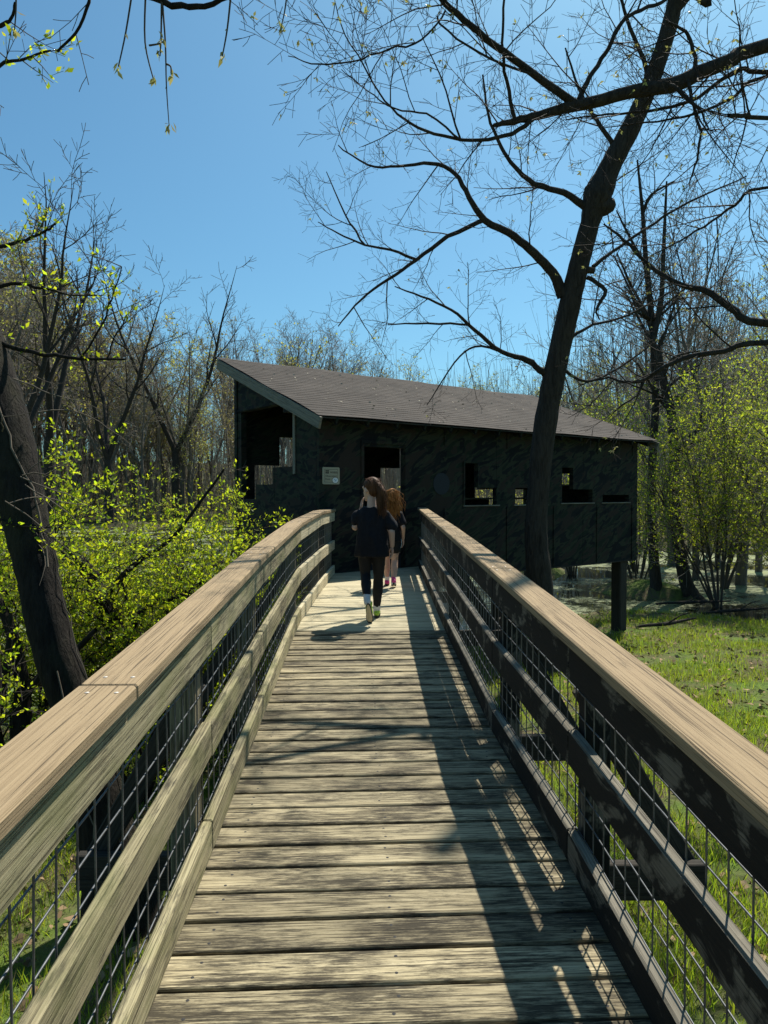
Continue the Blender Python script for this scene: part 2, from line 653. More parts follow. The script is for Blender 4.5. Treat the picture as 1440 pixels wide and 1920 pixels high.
SCREW_ME = mesh_py('screw', [(math.cos(q * math.pi / 4) * .0055, math.sin(q * math.pi / 4) * .0055, 0) for q in range(8)] + [(0, 0, .001)], [[q, (q + 1) % 8, 8] for q in range(8)])
SCREW_ME.materials.append(MATS['sole_dark'])
y = -1.55
first_new = CREST + .02
k = 0
while y < 12.2:
    wd_ = .140 + rnd.uniform(-.003, .003)
    gap = rnd.choice([.004, .006, .007, .009, .011]) if y < CREST else rnd.choice([.002, .003, .004])
    yc = y + wd_ / 2
    skew = .045 if y < CREST else 0.0
    xl = lerp_tab(LFACE, yc) - .045 - rnd.uniform(0, .012)
    xr = lerp_tab(RFACE, yc) + .045 + rnd.uniform(0, .012)
    p0 = Vector((xl, yc + skew * xl, deck_z(yc + skew * xl) - .019 + rnd.uniform(-.002, .002)))
    p1 = Vector((xr, yc + skew * xr, deck_z(yc + skew * xr) - .019 + rnd.uniform(-.002, .002)))
    mat = MATS['deck_wood'] if y < first_new else MATS['new_wood']
    wl = [HC - HV * .012, -HV]
    corners = [Vector((xl, yc - wd_ / 2, 0)), Vector((xr, yc - wd_ / 2, 0)), Vector((xr, yc + wd_ / 2, 0)), Vector((xl, yc + wd_ / 2, 0))]
    cl = clip_poly(corners, wl[0], wl[1])
    if len(cl) >= 3:
        if len(cl) == 4 and all((a - b).length < 1e-6 for a, b in zip(cl, corners)):
            board('deck_plank', p0, p1, wd_, .038, mat, bridge, e=.004)
            if .9 < y < 5.0:
                for t_ in (.10, .5, .90):
                    for sg in (-.035, .035):
                        q = p0.lerp(p1, t_) + Vector((rnd.uniform(-.008, .008), sg + rnd.uniform(-.006, .006), .0192))
                        so_ = bpy.data.objects.new('screw', SCREW_ME)
                        place(so_, Matrix.Translation(q), bridge)
        else:
            ar = sum(a.x * b.y - b.x * a.y for a, b in zip(cl, cl[1:] + cl[:1])) / 2
            if ar > .004:
                c0 = Vector((sum(q.x for q in cl) / len(cl), yc, FLAT_Z))
                n_ = len(cl)
                vv = [(q.x - c0.x, q.y - c0.y, 0) for q in cl] + [(q.x - c0.x, q.y - c0.y, -.038) for q in cl]
                ff = [list(range(n_)), list(range(2 * n_ - 1, n_ - 1, -1))] + [[i, i + n_, (i + 1) % n_ + n_, (i + 1) % n_] for i in range(n_)]
                obj('deck_plank', mesh_py('deck_plank', vv, ff), mat, bridge, Matrix.Translation(c0))
    y += wd_ + gap

for side, FACE, HH in ((-1, LFACE, LH), (1, RFACE, RH)):
    n = len(FACE)
    P = [Vector((x, yy, deck_z(yy))) for yy, x in FACE]
    rail_m = MATS['rail_wood'] if side < 0 else MATS['shaded_black_rail_wood']
    off = Vector((side, 0, 0))
    T = .038
    for i in range(n - 1):
        a, b = P[i], P[i + 1]
        ha, hb = HH[i], HH[i + 1]
        j = lambda: rnd.uniform(-.006, .006)
        mid = off * (T / 2)
        up = Vector((0, 0, 1))
        new = i >= 4 and side < 0
        m_ = MATS['new_wood'] if new else rail_m
        g = (b - a).normalized() * .002
        # the crest lies between posts: boards follow their posts, kick boards follow the deck
        board('fascia_board', a + mid + up * (ha - .066) + g, b + mid + up * (hb - .066) - g, T, .132, m_, bridge, e=.005)
        board('middle_rail', a + mid + up * (.435 + j()) + g, b + mid + up * (.435 + j()) - g, T, .132, m_, bridge, e=.006)
        if a.y < CREST < b.y - .3:
            t_ = (CREST - a.y) / (b.y - a.y)
            c = a.lerp(b, t_)
            c.z = FLAT_Z
            segs = [(a, c), (c, b)]
        else:
            segs = [(a, b)]
        for s0, s1 in segs:
            board('kick_board', s0 + mid + up * .066 + g, s1 + mid + up * .066 - g, T, .124, m_, bridge, e=.006)
        # welded wire panel just outside the boards
        tb = Tubes()
        xo = off * (T + .006)
        L = (b - a).length
        nv = int(L / .102)
        for q in range(nv + 1):
            t_ = (q + .4) / (nv + 1)
            base = a.lerp(b, t_)
            zt = ha + (hb - ha) * t_ - .02
            base.z = max(base.z, deck_z(base.y))
            w = rnd.uniform(-.004, .004)
            tb.add([base + xo + up * -.02, base + xo + up * zt * .5 + Vector((w, w, 0)), base + xo + up * zt], [.0027] * 3, 5)
        for hz in (.02, .12, .215, .30, .40, .505, .60, .695, .78, .86):
            pts = []
            for q in range(9):
                t_ = q / 8
                pp = a.lerp(b, t_)
                if a.y < CREST < b.y: pp.z = deck_z(pp.y)
                pts.append(pp + xo * 1.12 + up * (hz * (ha + (hb - ha) * t_) / .9 + rnd.uniform(-.003, .003)))
            tb.add(pts, [.0027] * 9, 5)
        obj('wire_panel', tb.mesh('wire_panel'), MATS['galvanised'], bridge)
    # posts stand outside the wire
    for i in range(n):
        if i == n - 1 and side > 0: pass
        p = P[i] + off * (T + .014 + .047)
        if i == n - 1: p = p - Vector((0, .07, 0))
        board('post', p + Vector((0, 0, -.34)), p + Vector((0, 0, HH[i] - .002)), .094, .094, MATS['post_wood'] if side < 0 else MATS['shaded_black_rail_wood'], bridge, up=Vector((0, 1, 0)), e=.005)
        if i in (0, n - 1): continue
        # joist running out past the deck, with a raking brace back to the post
        zj = P[i].z - .038 - .075
        yj = P[i].y + .085
        ex = .55
        jx0, jx1 = P[i].x + off.x * .0, P[i].x + off.x * ex
        board('outrigger_joist', (P[i].x - off.x * .30, yj, zj), (jx1, yj, zj), .045, .14, MATS['dark_beam'], bridge)
        board('brace', Vector((P[i].x + off.x * (ex - .06), yj + .046, zj + .04)), Vector((P[i].x + off.x * .09, yj + .046, P[i].z + .62)), .04, .09, MATS['dark_beam'], bridge, up=Vector((0, 1, 0)).cross(Vector((0, 0, 1))))
    # handrail caps, joints set between the posts
    jl = [-1.6, 1.74, 4.1, 6.573, 8.776, 10.5] if side < 0 else [-1.6, 1.0, 3.841, 6.283, 8.8, 11.38]

    def top_at(yy):
        x = lerp_tab(FACE, yy)
        h = lerp_tab([(f[0], hh) for f, hh in zip(FACE, HH)], yy)
        if yy > CREST: zb = FLAT_Z
        else: zb = deck_z(yy)
        return Vector((x, yy, zb + h))
    for a_, b_ in zip(jl, jl[1:]):
        a, b = top_at(a_), top_at(b_)
        o_ = off * (.145 / 2 - .018) + Vector((0, 0, .024))
        g = (b - a).normalized() * .0015
        board('handrail_cap', a + o_ + g, b + o_ - g, .145, .040, MATS['cap_wood'], bridge, e=.006)
        for ee, sg in ((a, 1), (b, -1)):
            for dx in (.03, .10):
                for dy in (.06,):
                    c = ee + off * (dx - .018) + (b - a).normalized() * (sg * dy) + Vector((0, 0, .0448))
                    tbv = [(math.cos(q * math.pi / 4) * .006, math.sin(q * math.pi / 4) * .006, 0) for q in range(8)]
                    obj('screw', mesh_py('screw', tbv + [(0, 0, .0015)], [[q, (q + 1) % 8, 8] for q in range(8)]), MATS['screw_metal'], bridge, Matrix.Translation(c))
    # stringer under the deck edge
    for a, b in zip(P, P[1:]):
        segs = [(a, b)]
        if a.y < CREST < b.y:
            c = a.lerp(b, (CREST - a.y) / (b.y - a.y)); c.z = FLAT_Z
            segs = [(a, c), (c, b)]
        for s0, s1 in segs:
            board('stringer', s0 - off * .06 + Vector((0, 0, -.15)), s1 - off * .06 + Vector((0, 0, -.15)), .045, .22, MATS['dark_beam'], bridge)
    # piles down to the bank
    for i in range(1, n - 1):
        q = P[i] - off * .14
        gz = ground_z(q.x, q.y) - .25
        board('pile', Vector((q.x, q.y - .1, gz)), Vector((q.x, q.y - .1, P[i].z - .26)), .14, .14, MATS['dark_beam'], bridge, up=Vector((0, 1, 0)))
lx = [lerp_tab(LFACE, 0) + .06, lerp_tab(RFACE, 0) - .06]
obj('centre_stringer', None or mesh_py('centre_stringer', *chamfer_box(3.9, .022, .11, .003)), MATS['dark_beam'], bridge, frame(Vector((.10, -1.5, deck_z(-1.5) - .15)), Vector((-.11, CREST, FLAT_Z - .15))))

# ------------------------------------------------------------------ observation blind
LEN, DEP = 7.93, 2.83
Z0 = -1.41
RZ0, RSL = 1.23, .382                      # roof top above the front wall line, roof slope


def roof_z(yv): return RZ0 + RSL * yv


blind = bpy.data.objects.new('observation_blind', None)
place(blind, Matrix.Translation((0, 0, FLAT_Z)) @ HM)
tag(blind, 'wooden wildlife blind on stilts painted in dark camouflage under a shingled shed roof', 'building')


def wall_panels(x_cuts, z_cuts, holes, seams, plane, thick, mat, top=None, name='plywood_panel'):
    """cells between cuts, minus holes; split into sheets at seams; plane maps (x,z,depth)->local point"""
    xsn = sorted(set(x_cuts + seams + [h[0] for h in holes] + [h[1] for h in holes]))
    zsn = sorted(set(z_cuts + [h[2] for h in holes] + [h[3] for h in holes]))
    solid = {}
    for i in range(len(xsn) - 1):
        for k in range(len(zsn) - 1):
            cx, cz = (xsn[i] + xsn[i + 1]) / 2, (zsn[k] + zsn[k + 1]) / 2
            solid[i, k] = not any(h[0] < cx < h[1] and h[2] < cz < h[3] for h in holes)
    bounds = [min(xsn)] + sorted(seams) + [max(xsn)]
    for bi, (b0, b1) in enumerate(zip(bounds, bounds[1:])):
        V, Fq, ix = [], [], {}
        prd = .002 if bi % 2 else 0.0

        def vid(x, z, dpt):
            x2 = x + (.0015 if abs(x - b0) < 1e-6 else 0) - (.0015 if abs(x - b1) < 1e-6 else 0)
            key = (round(x, 4), round(z, 4), dpt)
            if key not in ix:
                zz = (top(x) if z == zsn[-1] else min(z, top(x))) if top else z
                ix[key] = len(V)
                V.append(plane(x2, zz, -prd if dpt == 0 else thick))
            return ix[key]
        for (i, k), s in solid.items():
            if not s or not (b0 - 1e-6 <= xsn[i] and xsn[i + 1] <= b1 + 1e-6): continue
            x0, x1, z0, z1 = xsn[i], xsn[i + 1], zsn[k], zsn[k + 1]
            Fq.append([vid(x0, z0, 0), vid(x1, z0, 0), vid(x1, z1, 0), vid(x0, z1, 0)])
            Fq.append([vid(x0, z1, 1), vid(x1, z1, 1), vid(x1, z0, 1), vid(x0, z0, 1)])
            inb = lambda a, b: solid.get((a, b), False) and b0 - 1e-6 <= xsn[a] and xsn[a + 1] <= b1 + 1e-6
            if not inb(i - 1, k): Fq.append([vid(x0, z0, 0), vid(x0, z1, 0), vid(x0, z1, 1), vid(x0, z0, 1)])
            if not inb(i + 1, k): Fq.append([vid(x1, z0, 1), vid(x1, z1, 1), vid(x1, z1, 0), vid(x1, z0, 0)])
            if not inb(i, k - 1): Fq.append([vid(x0, z0, 1), vid(x1, z0, 1), vid(x1, z0, 0), vid(x0, z0, 0)])
            if not inb(i, k + 1): Fq.append([vid(x0, z1, 0), vid(x1, z1, 0), vid(x1, z1, 1), vid(x0, z1, 1)])
        if Fq:
            me = mesh_py(name, V, Fq)
            o = obj(name, me, mat, blind, HM)


WT = .10
DOOR = (.79, 1.578, FLAT_Z - .001, .72)
fr_holes = [DOOR, (2.90, 3.21, -.20, .52), (3.21, 3.67, -.20, .10), (4.15, 5.0, -.20, .10), (4.7, 5.0, .10, .52),
            (5.46, 5.79, -.18, .50), (5.79, 6.40, -.18, .08), (6.73, 7.63, -.18, -.03)]
ft = roof_z(0) - .14
wall_panels([0, LEN], [Z0, ft], fr_holes, [1.22, 2.44, 3.66, 4.88, 6.10, 7.32], lambda x, z, d: (x, d, z), WT, MATS['camouflage'])
sd_holes = [(.768, 1.10, .42, 1.28), (1.10, 1.447, .42, 1.42), (1.447, 2.06, .15, 1.42), (2.06, 2.61, -.10, 1.42)]
wall_panels([WT + .001, DEP - WT - .001], [Z0, 1.60], sd_holes, [1.4], lambda x, z, d: (d, x, z), WT, MATS['camouflage'], top=lambda x: roof_z(x) - .14)
bk_holes = [(.315, 1.95, -.106, .51), (.824, 1.95, .51, 1.037), (1.105, 1.5, 1.037, 1.353),
            (3.13, 4.35, -.106, .524), (3.63, 4.35, .524, 1.0),
            (5.79, 5.95, .1, .5), (5.79, 7.5, -.095, .1), (6.24, 7.5, -.34, -.135)]
wall_panels([0, LEN], [Z0, roof_z(DEP) - .14], bk_holes, [1.22, 2.44, 3.66, 4.88, 6.10, 7.32], lambda x, z, d: (x, DEP - d, z), WT, MATS['camouflage'])
rt_holes = [(1.72, 2.05, .21, .46)]
wall_panels([WT + .001, DEP - WT - .001], [Z0, 1.60], rt_holes, [1.4], lambda x, z, d: (LEN - d, x, z), WT, MATS['camouflage'], top=lambda x: roof_z(x) - .14)

hb = lambda name, lo, hi, mat, e=.003: box(name, lo, hi, MATS[mat], blind, HM, e)
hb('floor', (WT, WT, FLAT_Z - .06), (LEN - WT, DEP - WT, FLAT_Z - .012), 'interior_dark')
hb('ceiling_lining', (WT + .01, WT + .01, 1.46), (LEN - WT - .01, DEP - WT - .01, 1.475), 'interior_dark') if False else None
hb('window_shelf', (5.2, DEP - WT - .30, -.135), (LEN - WT, DEP - WT - .001, -.095), 'shelf_wood')
hb('window_shelf', (LEN - WT - .2, 1.5, .17), (LEN - WT - .001, DEP - WT - .31, .205), 'shelf_wood')
hb('window_sill', (2.86, -.022, -.225), (3.74, WT + .01, -.203), 'grey_trim')
hb('window_sill', (4.11, -.022, -.225), (5.04, WT + .01, -.203), 'grey_trim')
hb('window_sill', (5.42, -.022, -.205), (6.45, WT + .01, -.183), 'grey_trim')
hb('window_sill', (6.69, -.022, -.205), (7.67, WT + .01, -.183), 'grey_trim')
hb('window_frame', (2.855, -.018, -.20), (2.895, -.003, .55), 'camouflage')
hb('door_frame', (.73, -.02, FLAT_Z), (.785, -.003, .76), 'camouflage')
hb('door_frame', (1.583, -.02, FLAT_Z), (1.64, -.003, .76), 'camouflage')
hb('door_frame', (.73, -.021, .762), (1.64, -.003, .82), 'camouflage')
hb('corner_trim', (-.022, -.022, Z0), (.06, -.003, ft), 'camouflage')
hb('corner_trim', (-.022, .70, .30), (-.003, .765, 1.30), 'grey_trim')
hb('corner_trim', (-.022, DEP - .08, Z0), (-.003, DEP + .02, roof_z(DEP) - .16), 'camouflage')
hb('wall_trim', (-.02, 1.06, 1.43), (-.003, DEP - .1, 1.47), 'camouflage')

for bx in (2.44, 3.94, 5.22, 6.55, 7.75):
    hb('batten', (bx - .02, -.018, Z0 + .01), (bx + .02, -.003, -.24), 'camouflage')
    hb('batten', (bx - .02, -.018, .80 if bx < 5.0 or bx > 5.3 else .80), (bx + .02, -.003, ft - .01), 'camouflage')
hb('skirt_board', (-.02, -.02, Z0 - .02), (LEN + .02, -.0035, Z0 + .008), 'dark_beam')

# roof: slab, then courses of shingles each lapping the one below
RX0, RX1, RY0, RY1 = -.20, LEN + .30, -.30, DEP + .35


def wob(x, yv): return .026 * mnoise.noise(Vector((x * .7, yv * .9, 3.3)))


sl = []
for yv in (RY0 + .015, RY1 - .015):
    for x in (RX0 + .02, RX1 - .02):
        for dz in (-.012, -.032): sl.append((x, yv, roof_z(yv) + dz - .02))
roof = obj('roof', mesh_py('roof', sl, [[0, 2, 6, 4], [1, 5, 7, 3], [0, 1, 3, 2], [4, 6, 7, 5], [0, 4, 5, 1], [2, 3, 7, 6]]), MATS['dark_beam'], blind, HM)
NCO = 27
cs = (RY1 - RY0) / NCO
for r in range(NCO):
    ya, yb = RY0 + r * cs, RY0 + (r + 1) * cs + .02
    NX = 60
    V, Fq = [], []
    for i in range(NX + 1):
        x = RX0 + (RX1 - RX0) * i / NX
        jy = .006 * mnoise.noise(Vector((x * 3, r * 7.1, 1)))
        if r == 0: jy += .02 * mnoise.noise(Vector((x * 1.3, 0, 8)))
        z1 = roof_z(ya) + .001 + wob(x, ya)
        z2 = roof_z(yb) - .004 + wob(x, yb)
        V += [(x, ya + jy, z1 - .005), (x, ya + jy, z1), (x, yb, z2)]
    for i in range(NX):
        a = i * 3
        Fq += [[a, a + 3, a + 4, a + 1], [a + 1, a + 4, a + 5, a + 2]]
    obj('shingle_course', mesh_py('shingle_course', V, Fq), MATS['shingle'], roof, HM)


def hb_slope(name, x, yA, yB, thick, tall, zoff, mat):
    a = HM @ Vector((x, yA, roof_z(yA) + zoff))
    b = HM @ Vector((x, yB, roof_z(yB) + zoff))
    return board(name, a, b, thick, tall, MATS[mat], blind)


hb_slope('rake_board', RX0 + .02, RY0 - .01, RY1, .038, .17, -.118, 'grey_trim')
hb_slope('rake_board', RX1 - .02, RY0 - .01, RY1, .038, .15, -.112, 'grey_trim')
for i in range(15):
    x = .12 + i * .555
    if x < LEN: hb_slope('rafter', x, RY0 + .02, DEP + .25, .04, .10, -.092, 'camouflage')
# stilts
for x in (.35, 3.9, LEN - .42):
    for yv in (.14, DEP - .2):
        p = HM @ Vector((x, yv, 0))
        board('stilt', Vector((p.x, p.y, ground_z(p.x, p.y) - .4)), Vector((p.x, p.y, Z0 + .02)), .24 if yv < 1 else .2, .24 if yv < 1 else .2, MATS['dark_beam'], blind, up=HV, e=.02)
hb('floor_beam', (.05, .02, Z0 - .17), (LEN - .05, .12, Z0 - .002), 'dark_beam') if False else None
hb('floor_beam', (.1, 1.0, Z0 - .17), (LEN - .6, 1.1, Z0 + .1), 'dark_beam')
hb('floor_beam', (.1, DEP - .3, Z0 - .17), (LEN - .6, DEP - .2, Z0 + .1), 'dark_beam')

# sign by the door
def text_mesh(body, size, align='LEFT'):
    cu = bpy.data.curves.new('lettering', 'FONT')
    cu.body = body
    cu.size = size
    cu.align_x = align
    cu.extrude = .0006
    to = bpy.data.objects.new('lettering_tmp', cu)
    COL.objects.link(to)
    bpy.context.view_layer.update()
    me = bpy.data.meshes.new_from_object(to.evaluated_get(bpy.context.evaluated_depsgraph_get()))
    bpy.data.objects.remove(to)
    return me


def round_rect(w, h, r, t, n=6):
    pts = []
    for cx, cy, a0 in ((w / 2 - r, h / 2 - r, 0), (-w / 2 + r, h / 2 - r, 90), (-w / 2 + r, -h / 2 + r, 180), (w / 2 - r, -h / 2 + r, 270)):
        for q in range(n + 1):
            a = math.radians(a0 + 90 * q / n)
            pts.append((cx + r * math.cos(a), cy + r * math.sin(a)))
    N = len(pts)
    V = [(x, y, 0) for x, y in pts] + [(x, y, t) for x, y in pts]
    return V, [list(range(N - 1, -1, -1)), list(range(N, 2 * N))] + [[i, (i + 1) % N, (i + 1) % N + N, i + N] for i in range(N)]


# sign frame: local x along the wall, y up, z out of the wall
SGX, SGZ, SGW = .175, .26, .30
SM = HM @ Matrix(((1, 0, 0, SGX), (0, 0, -1, -.025), (0, 1, 0, SGZ), (0, 0, 0, 1)))
sign = obj('sign', mesh_py('sign', *round_rect(SGW, SGW * .84, .022, .006)), MATS['sign_cream'], None, SM)
tag(sign, 'small cream sign reading Wildlife Observation Point on the camouflaged wall beside the doorway', 'sign')
T_ = lambda x, y, z=.0065: SM @ Matrix.Translation((x, y, z))
bw, bh, bt = .232, .192, .004
tv, tf = [], []
for (x0, x1, y0, y1) in ((-bw / 2, bw / 2, bh / 2 - bt, bh / 2), (-bw / 2, bw / 2, -bh / 2, -bh / 2 + bt), (-bw / 2, -bw / 2 + bt, -bh / 2 + bt, bh / 2 - bt), (bw / 2 - bt, bw / 2, -bh / 2 + bt, bh / 2 - bt)):
    k = len(tv)
    tv += [(x0, y0, 0), (x1, y0, 0), (x1, y1, 0), (x0, y1, 0)]
    tf.append([k, k + 1, k + 2, k + 3])
obj('border', mesh_py('border', tv, tf), MATS['sign_ink'], sign, T_(0, 0, .0062))
obj('lettering', text_mesh('Wildlife', .044), MATS['sign_ink'], sign, T_(-.022, .036))
obj('lettering', text_mesh('Observation', .040), MATS['sign_ink'], sign, T_(-.102, -.016))
obj('lettering', text_mesh('Point', .040), MATS['sign_ink'], sign, T_(-.102, -.062))
for gx, gy, gw, gh in ((-.098, .060, .026, .022), (-.069, .060, .030, .022), (-.098, .032, .026, .022), (-.069, .032, .030, .022)):
    obj('pictogram', mesh_py('pictogram', [(0, 0, 0), (gw, 0, 0), (gw, gh, 0), (0, gh, 0)], [[0, 1, 2, 3]]), MATS['sign_ink'], sign, T_(gx, gy, .0063))


def disc(rx, ry, n=28): return [(rx * math.cos(2 * math.pi * q / n), ry * math.sin(2 * math.pi * q / n), 0) for q in range(n)], [list(range(n))]


obj('emblem_ring', mesh_py('emblem_ring', *disc(.056, .046)), MATS['sign_ink'], sign, T_(.072, -.066, .0068))
obj('emblem', mesh_py('emblem', *disc(.050, .040)), MATS['sign_white'], sign, T_(.072, -.066, .0074))
obj('emblem_bird', mesh_py('emblem_bird', [(-.036, .012, 0), (-.008, .022, 0), (.004, .006, 0), (.034, .018, 0), (.012, -.010, 0), (-.010, -.024, 0), (-.006, -.002, 0)], [list(range(7))]), MATS['sign_blue'], sign, T_(.072, -.066, .0080))

emb = obj('wall_emblem', mesh_py('wall_emblem', *round_rect(.36, .36, .178, .006, 10)), MATS['emblem_navy'], None, HM @ Matrix(((1, 0, 0, 2.36), (0, 0, -1, -.006), (0, 1, 0, .16), (0, 0, 0, 1))))
tag(emb, 'faint dark round emblem on the wall between doorway and first window', 'emblem')

# flecks of twig and leaf on the shingles
rg = np.random.default_rng(3)
n = 170
fx, fy = rg.uniform(RX0 + .2, RX1 - .3, n), rg.uniform(RY0 + .1, RY1 - .2, n)
pc = np.array([HM @ Vector((a, b, roof_z(b) + .012 + wob(a, b))) for a, b in zip(fx, fy)])
dirs = np.array([HM.to_3x3() @ Vector((math.cos(a), math.sin(a), RSL * math.sin(a))) for a in rg.uniform(0, 6.28, n)])
lit = obj('roof_litter', leaf_mesh('roof_litter', pc, .045, rg, A=dirs, wid=.45, flop=.2), MATS['fleck'])
tag(lit, 'pale flecks of twig and leaf scattered over the shingled roof', 'litter', kind='stuff')


# ------------------------------------------------------------------ trees
def grow(out, nodes, p, d, L, r, lvl, P, rg):
    seg = P['seg'][lvl]
    n = max(2, int(L / seg + .5))
    pts, dirs = [p.copy()], [d.copy()]
    w, tr = P['wander'][lvl], P['trop'][lvl]
    for i in range(n):
        d = d + Vector((rg.gauss(0, w), rg.gauss(0, w), rg.gauss(0, w) + tr))
        d.normalize()
        p = p + d * (L / n)
        if P.get('clip') and len(pts) > 1 and P['clip'](p): break
        pts.append(p); dirs.append(d.copy())
    n = len(pts) - 1
    tip = P['tip'][lvl]
    rad = [max(P['rmin'], r * (1 - (1 - tip) * (i / n) ** P.get('tpow', 1.0))) for i in range(n + 1)]
    out[min(lvl, len(out) - 1)].append((pts, rad))
    if lvl >= P['leaf_lvl']:
        for q in range(1, n + 1): nodes.append((pts[q], dirs[q]))
    if lvl >= P['max']: return
    spawn(out, nodes, pts, rad, dirs, lvl, L, P, rg)


def spawn(out, nodes, pts, rad, dirs, lvl, L, P, rg, cnt=None, t0=None):
    lo, hi = P['n'][lvl]
    cnt = rg.randint(lo, hi) if cnt is None else cnt
    az = rg.uniform(0, 6.28)
    t0 = P['t0'][lvl] if t0 is None else t0
    n = len(pts) - 1
    for c in range(cnt):
        t = t0 + (1 - t0) * ((c + rg.uniform(.1, .9)) / cnt)
        fi = t * n
        i = min(int(fi), n - 1)
        q = pts[i].lerp(pts[i + 1], fi - i)
        dd = dirs[min(i + 1, n)]
        az += 2.4 + rg.uniform(-.5, .5)
        perp = dd.orthogonal().normalized()
        perp.rotate(Quaternion(dd, az))
        ang = math.radians(rg.uniform(*P['ang'][lvl]))
        cd = (dd * math.cos(ang) + perp * math.sin(ang)).normalized()
        cl = L * P['ratio'][lvl] * rg.uniform(.65, 1.2) * (1 - P['short'] * t)
        cr = min((rad[i] + (rad[i + 1] - rad[i]) * (fi - i)) * .65, cl * P['thick'])
        if cl > P['lmin']:
            grow(out, nodes, q, cd, cl, max(cr, P['rmin']), lvl + 1, P, rg)


def tubes_of(lists, sides):
    tb = Tubes()
    for lst, sd in zip(lists, sides):
        for pts, rad in lst: tb.add(pts, rad, sd)
    return tb


def dirs_of(pts):
    ds = []
    for i in range(len(pts)):
        a, b = pts[max(0, i - 1)], pts[min(len(pts) - 1, i + 1)]
        ds.append((b - a).normalized())
    return ds


def smooth_poly(ctrl, sub=4):
    """Catmull-Rom through (Vector, radius)"""
    P = [c[0] for c in ctrl]; R = [c[1] for c in ctrl]
    pts, rad = [], []
    for i in range(len(P) - 1):
        p0, p1, p2, p3 = P[max(0, i - 1)], P[i], P[i + 1], P[min(len(P) - 1, i + 2)]
        for k in range(sub):
            t = k / sub
            pts.append(.5 * ((2 * p1) + (p2 - p0) * t + (2 * p0 - 5 * p1 + 4 * p2 - p3) * t * t + (3 * p1 - p0 - 3 * p2 + p3) * t ** 3))
            rad.append(R[i] + (R[i + 1] - R[i]) * t)
    pts.append(P[-1]); rad.append(R[-1])
    return pts, rad


def far_map(lst):
    return [(a, b, 10.9 - (9.5 - d) * .55, w) for a, b, d, w in lst]


def px_path(lst):
    """[(px, py, depth, width px)] -> control points"""
    return [(W(a, b, d), w * d / F_PX / 2) for a, b, d, w in lst]


def buds_at(nodes, rg, share, size, name, parent, mat, k=3):
    pts = [p for p, d in nodes if rg.random() < share]
    if not pts: return
    C, A = [], []
    for p in pts:
        for q in range(k):
            C.append(tuple(p)); A.append((rg.gauss(0, .6), rg.gauss(0, .6), rg.gauss(-.5, .5)))
    gen = np.random.default_rng(rg.randint(0, 9999))
    obj(name, leaf_mesh(name, C, size, gen, A=np.array(A)), MATS[mat], parent, WMI(parent))


def WMI(parent): return Matrix.Identity(4)


TW = dict(seg=[.3, .22, .14, .11, .09], wander=[.05, .08, .09, .11, .13], trop=[.0, .015, .03, .03, .02], tip=[.4, .3, .3, .35, .4],
          n=[(8, 9), (7, 9), (6, 9), (4, 6), (0, 0)], t0=[.2, .18, .12, .12, .2], ang=[(35, 60), (35, 70), (30, 62), (30, 65), (30, 60)],
          ratio=[.45, .8, .48, .5, .5], short=.4, thick=.010, lmin=.09, rmin=.0022, max=4, leaf_lvl=9)


def skeleton_tree(name, loc, label, trunk, limbs, seed, bark, twigmat, P=TW, per_m=3.2, tw_len=1.0, bud_share=.0, bud_mat='bud', bud_size=.035, group=None, root=None, sides=12, tl0=.12):
    """trunk & limbs: control lists; twigs are grown along the limbs"""
    rg = random.Random(seed)
    e = empty(name, loc, label, 'tree', group)
    tb = Tubes()
    pts, rad = smooth_poly(trunk, 6)
    gn = random.Random(seed + 5)
    rad = [r * (1 + gn.uniform(-.035, .035)) for r in rad]
    tb.add(pts, rad, sides)
    obj('trunk', tb.mesh('trunk'), MATS[bark], e)
    out, nodes = [[], [], [], [], []], []
    for ctrl in limbs:
        lp, lr = smooth_poly(ctrl, 4)
        lp = [p + Vector((gn.gauss(0, .005), gn.gauss(0, .005), gn.gauss(0, .005))) if 0 < i < len(lp) - 1 else p for i, p in enumerate(lp)]
        lb = Tubes()
        lb.add(lp, lr, 8)
        obj('limb', lb.mesh('limb'), MATS[bark], e)
        L = sum((b - a).length for a, b in zip(lp, lp[1:]))
        cnt = max(2, int(L * per_m))
        spawn(out, nodes, lp, lr, dirs_of(lp), 1, tw_len * 1.4, P, rg, cnt=cnt, t0=tl0)
    tw = tubes_of(out, [6, 5, 4, 3, 3])
    obj('twigs', tw.mesh('twigs'), MATS[twigmat], e)
    if bud_share: 
        ends = [(pt[-1], None) for lst in out[3:] for pt, _ in lst]
        buds_at(ends, rg, bud_share, bud_size, 'buds', e, bud_mat, 4)
    return e


def root_flare(ctrl):
    return ctrl


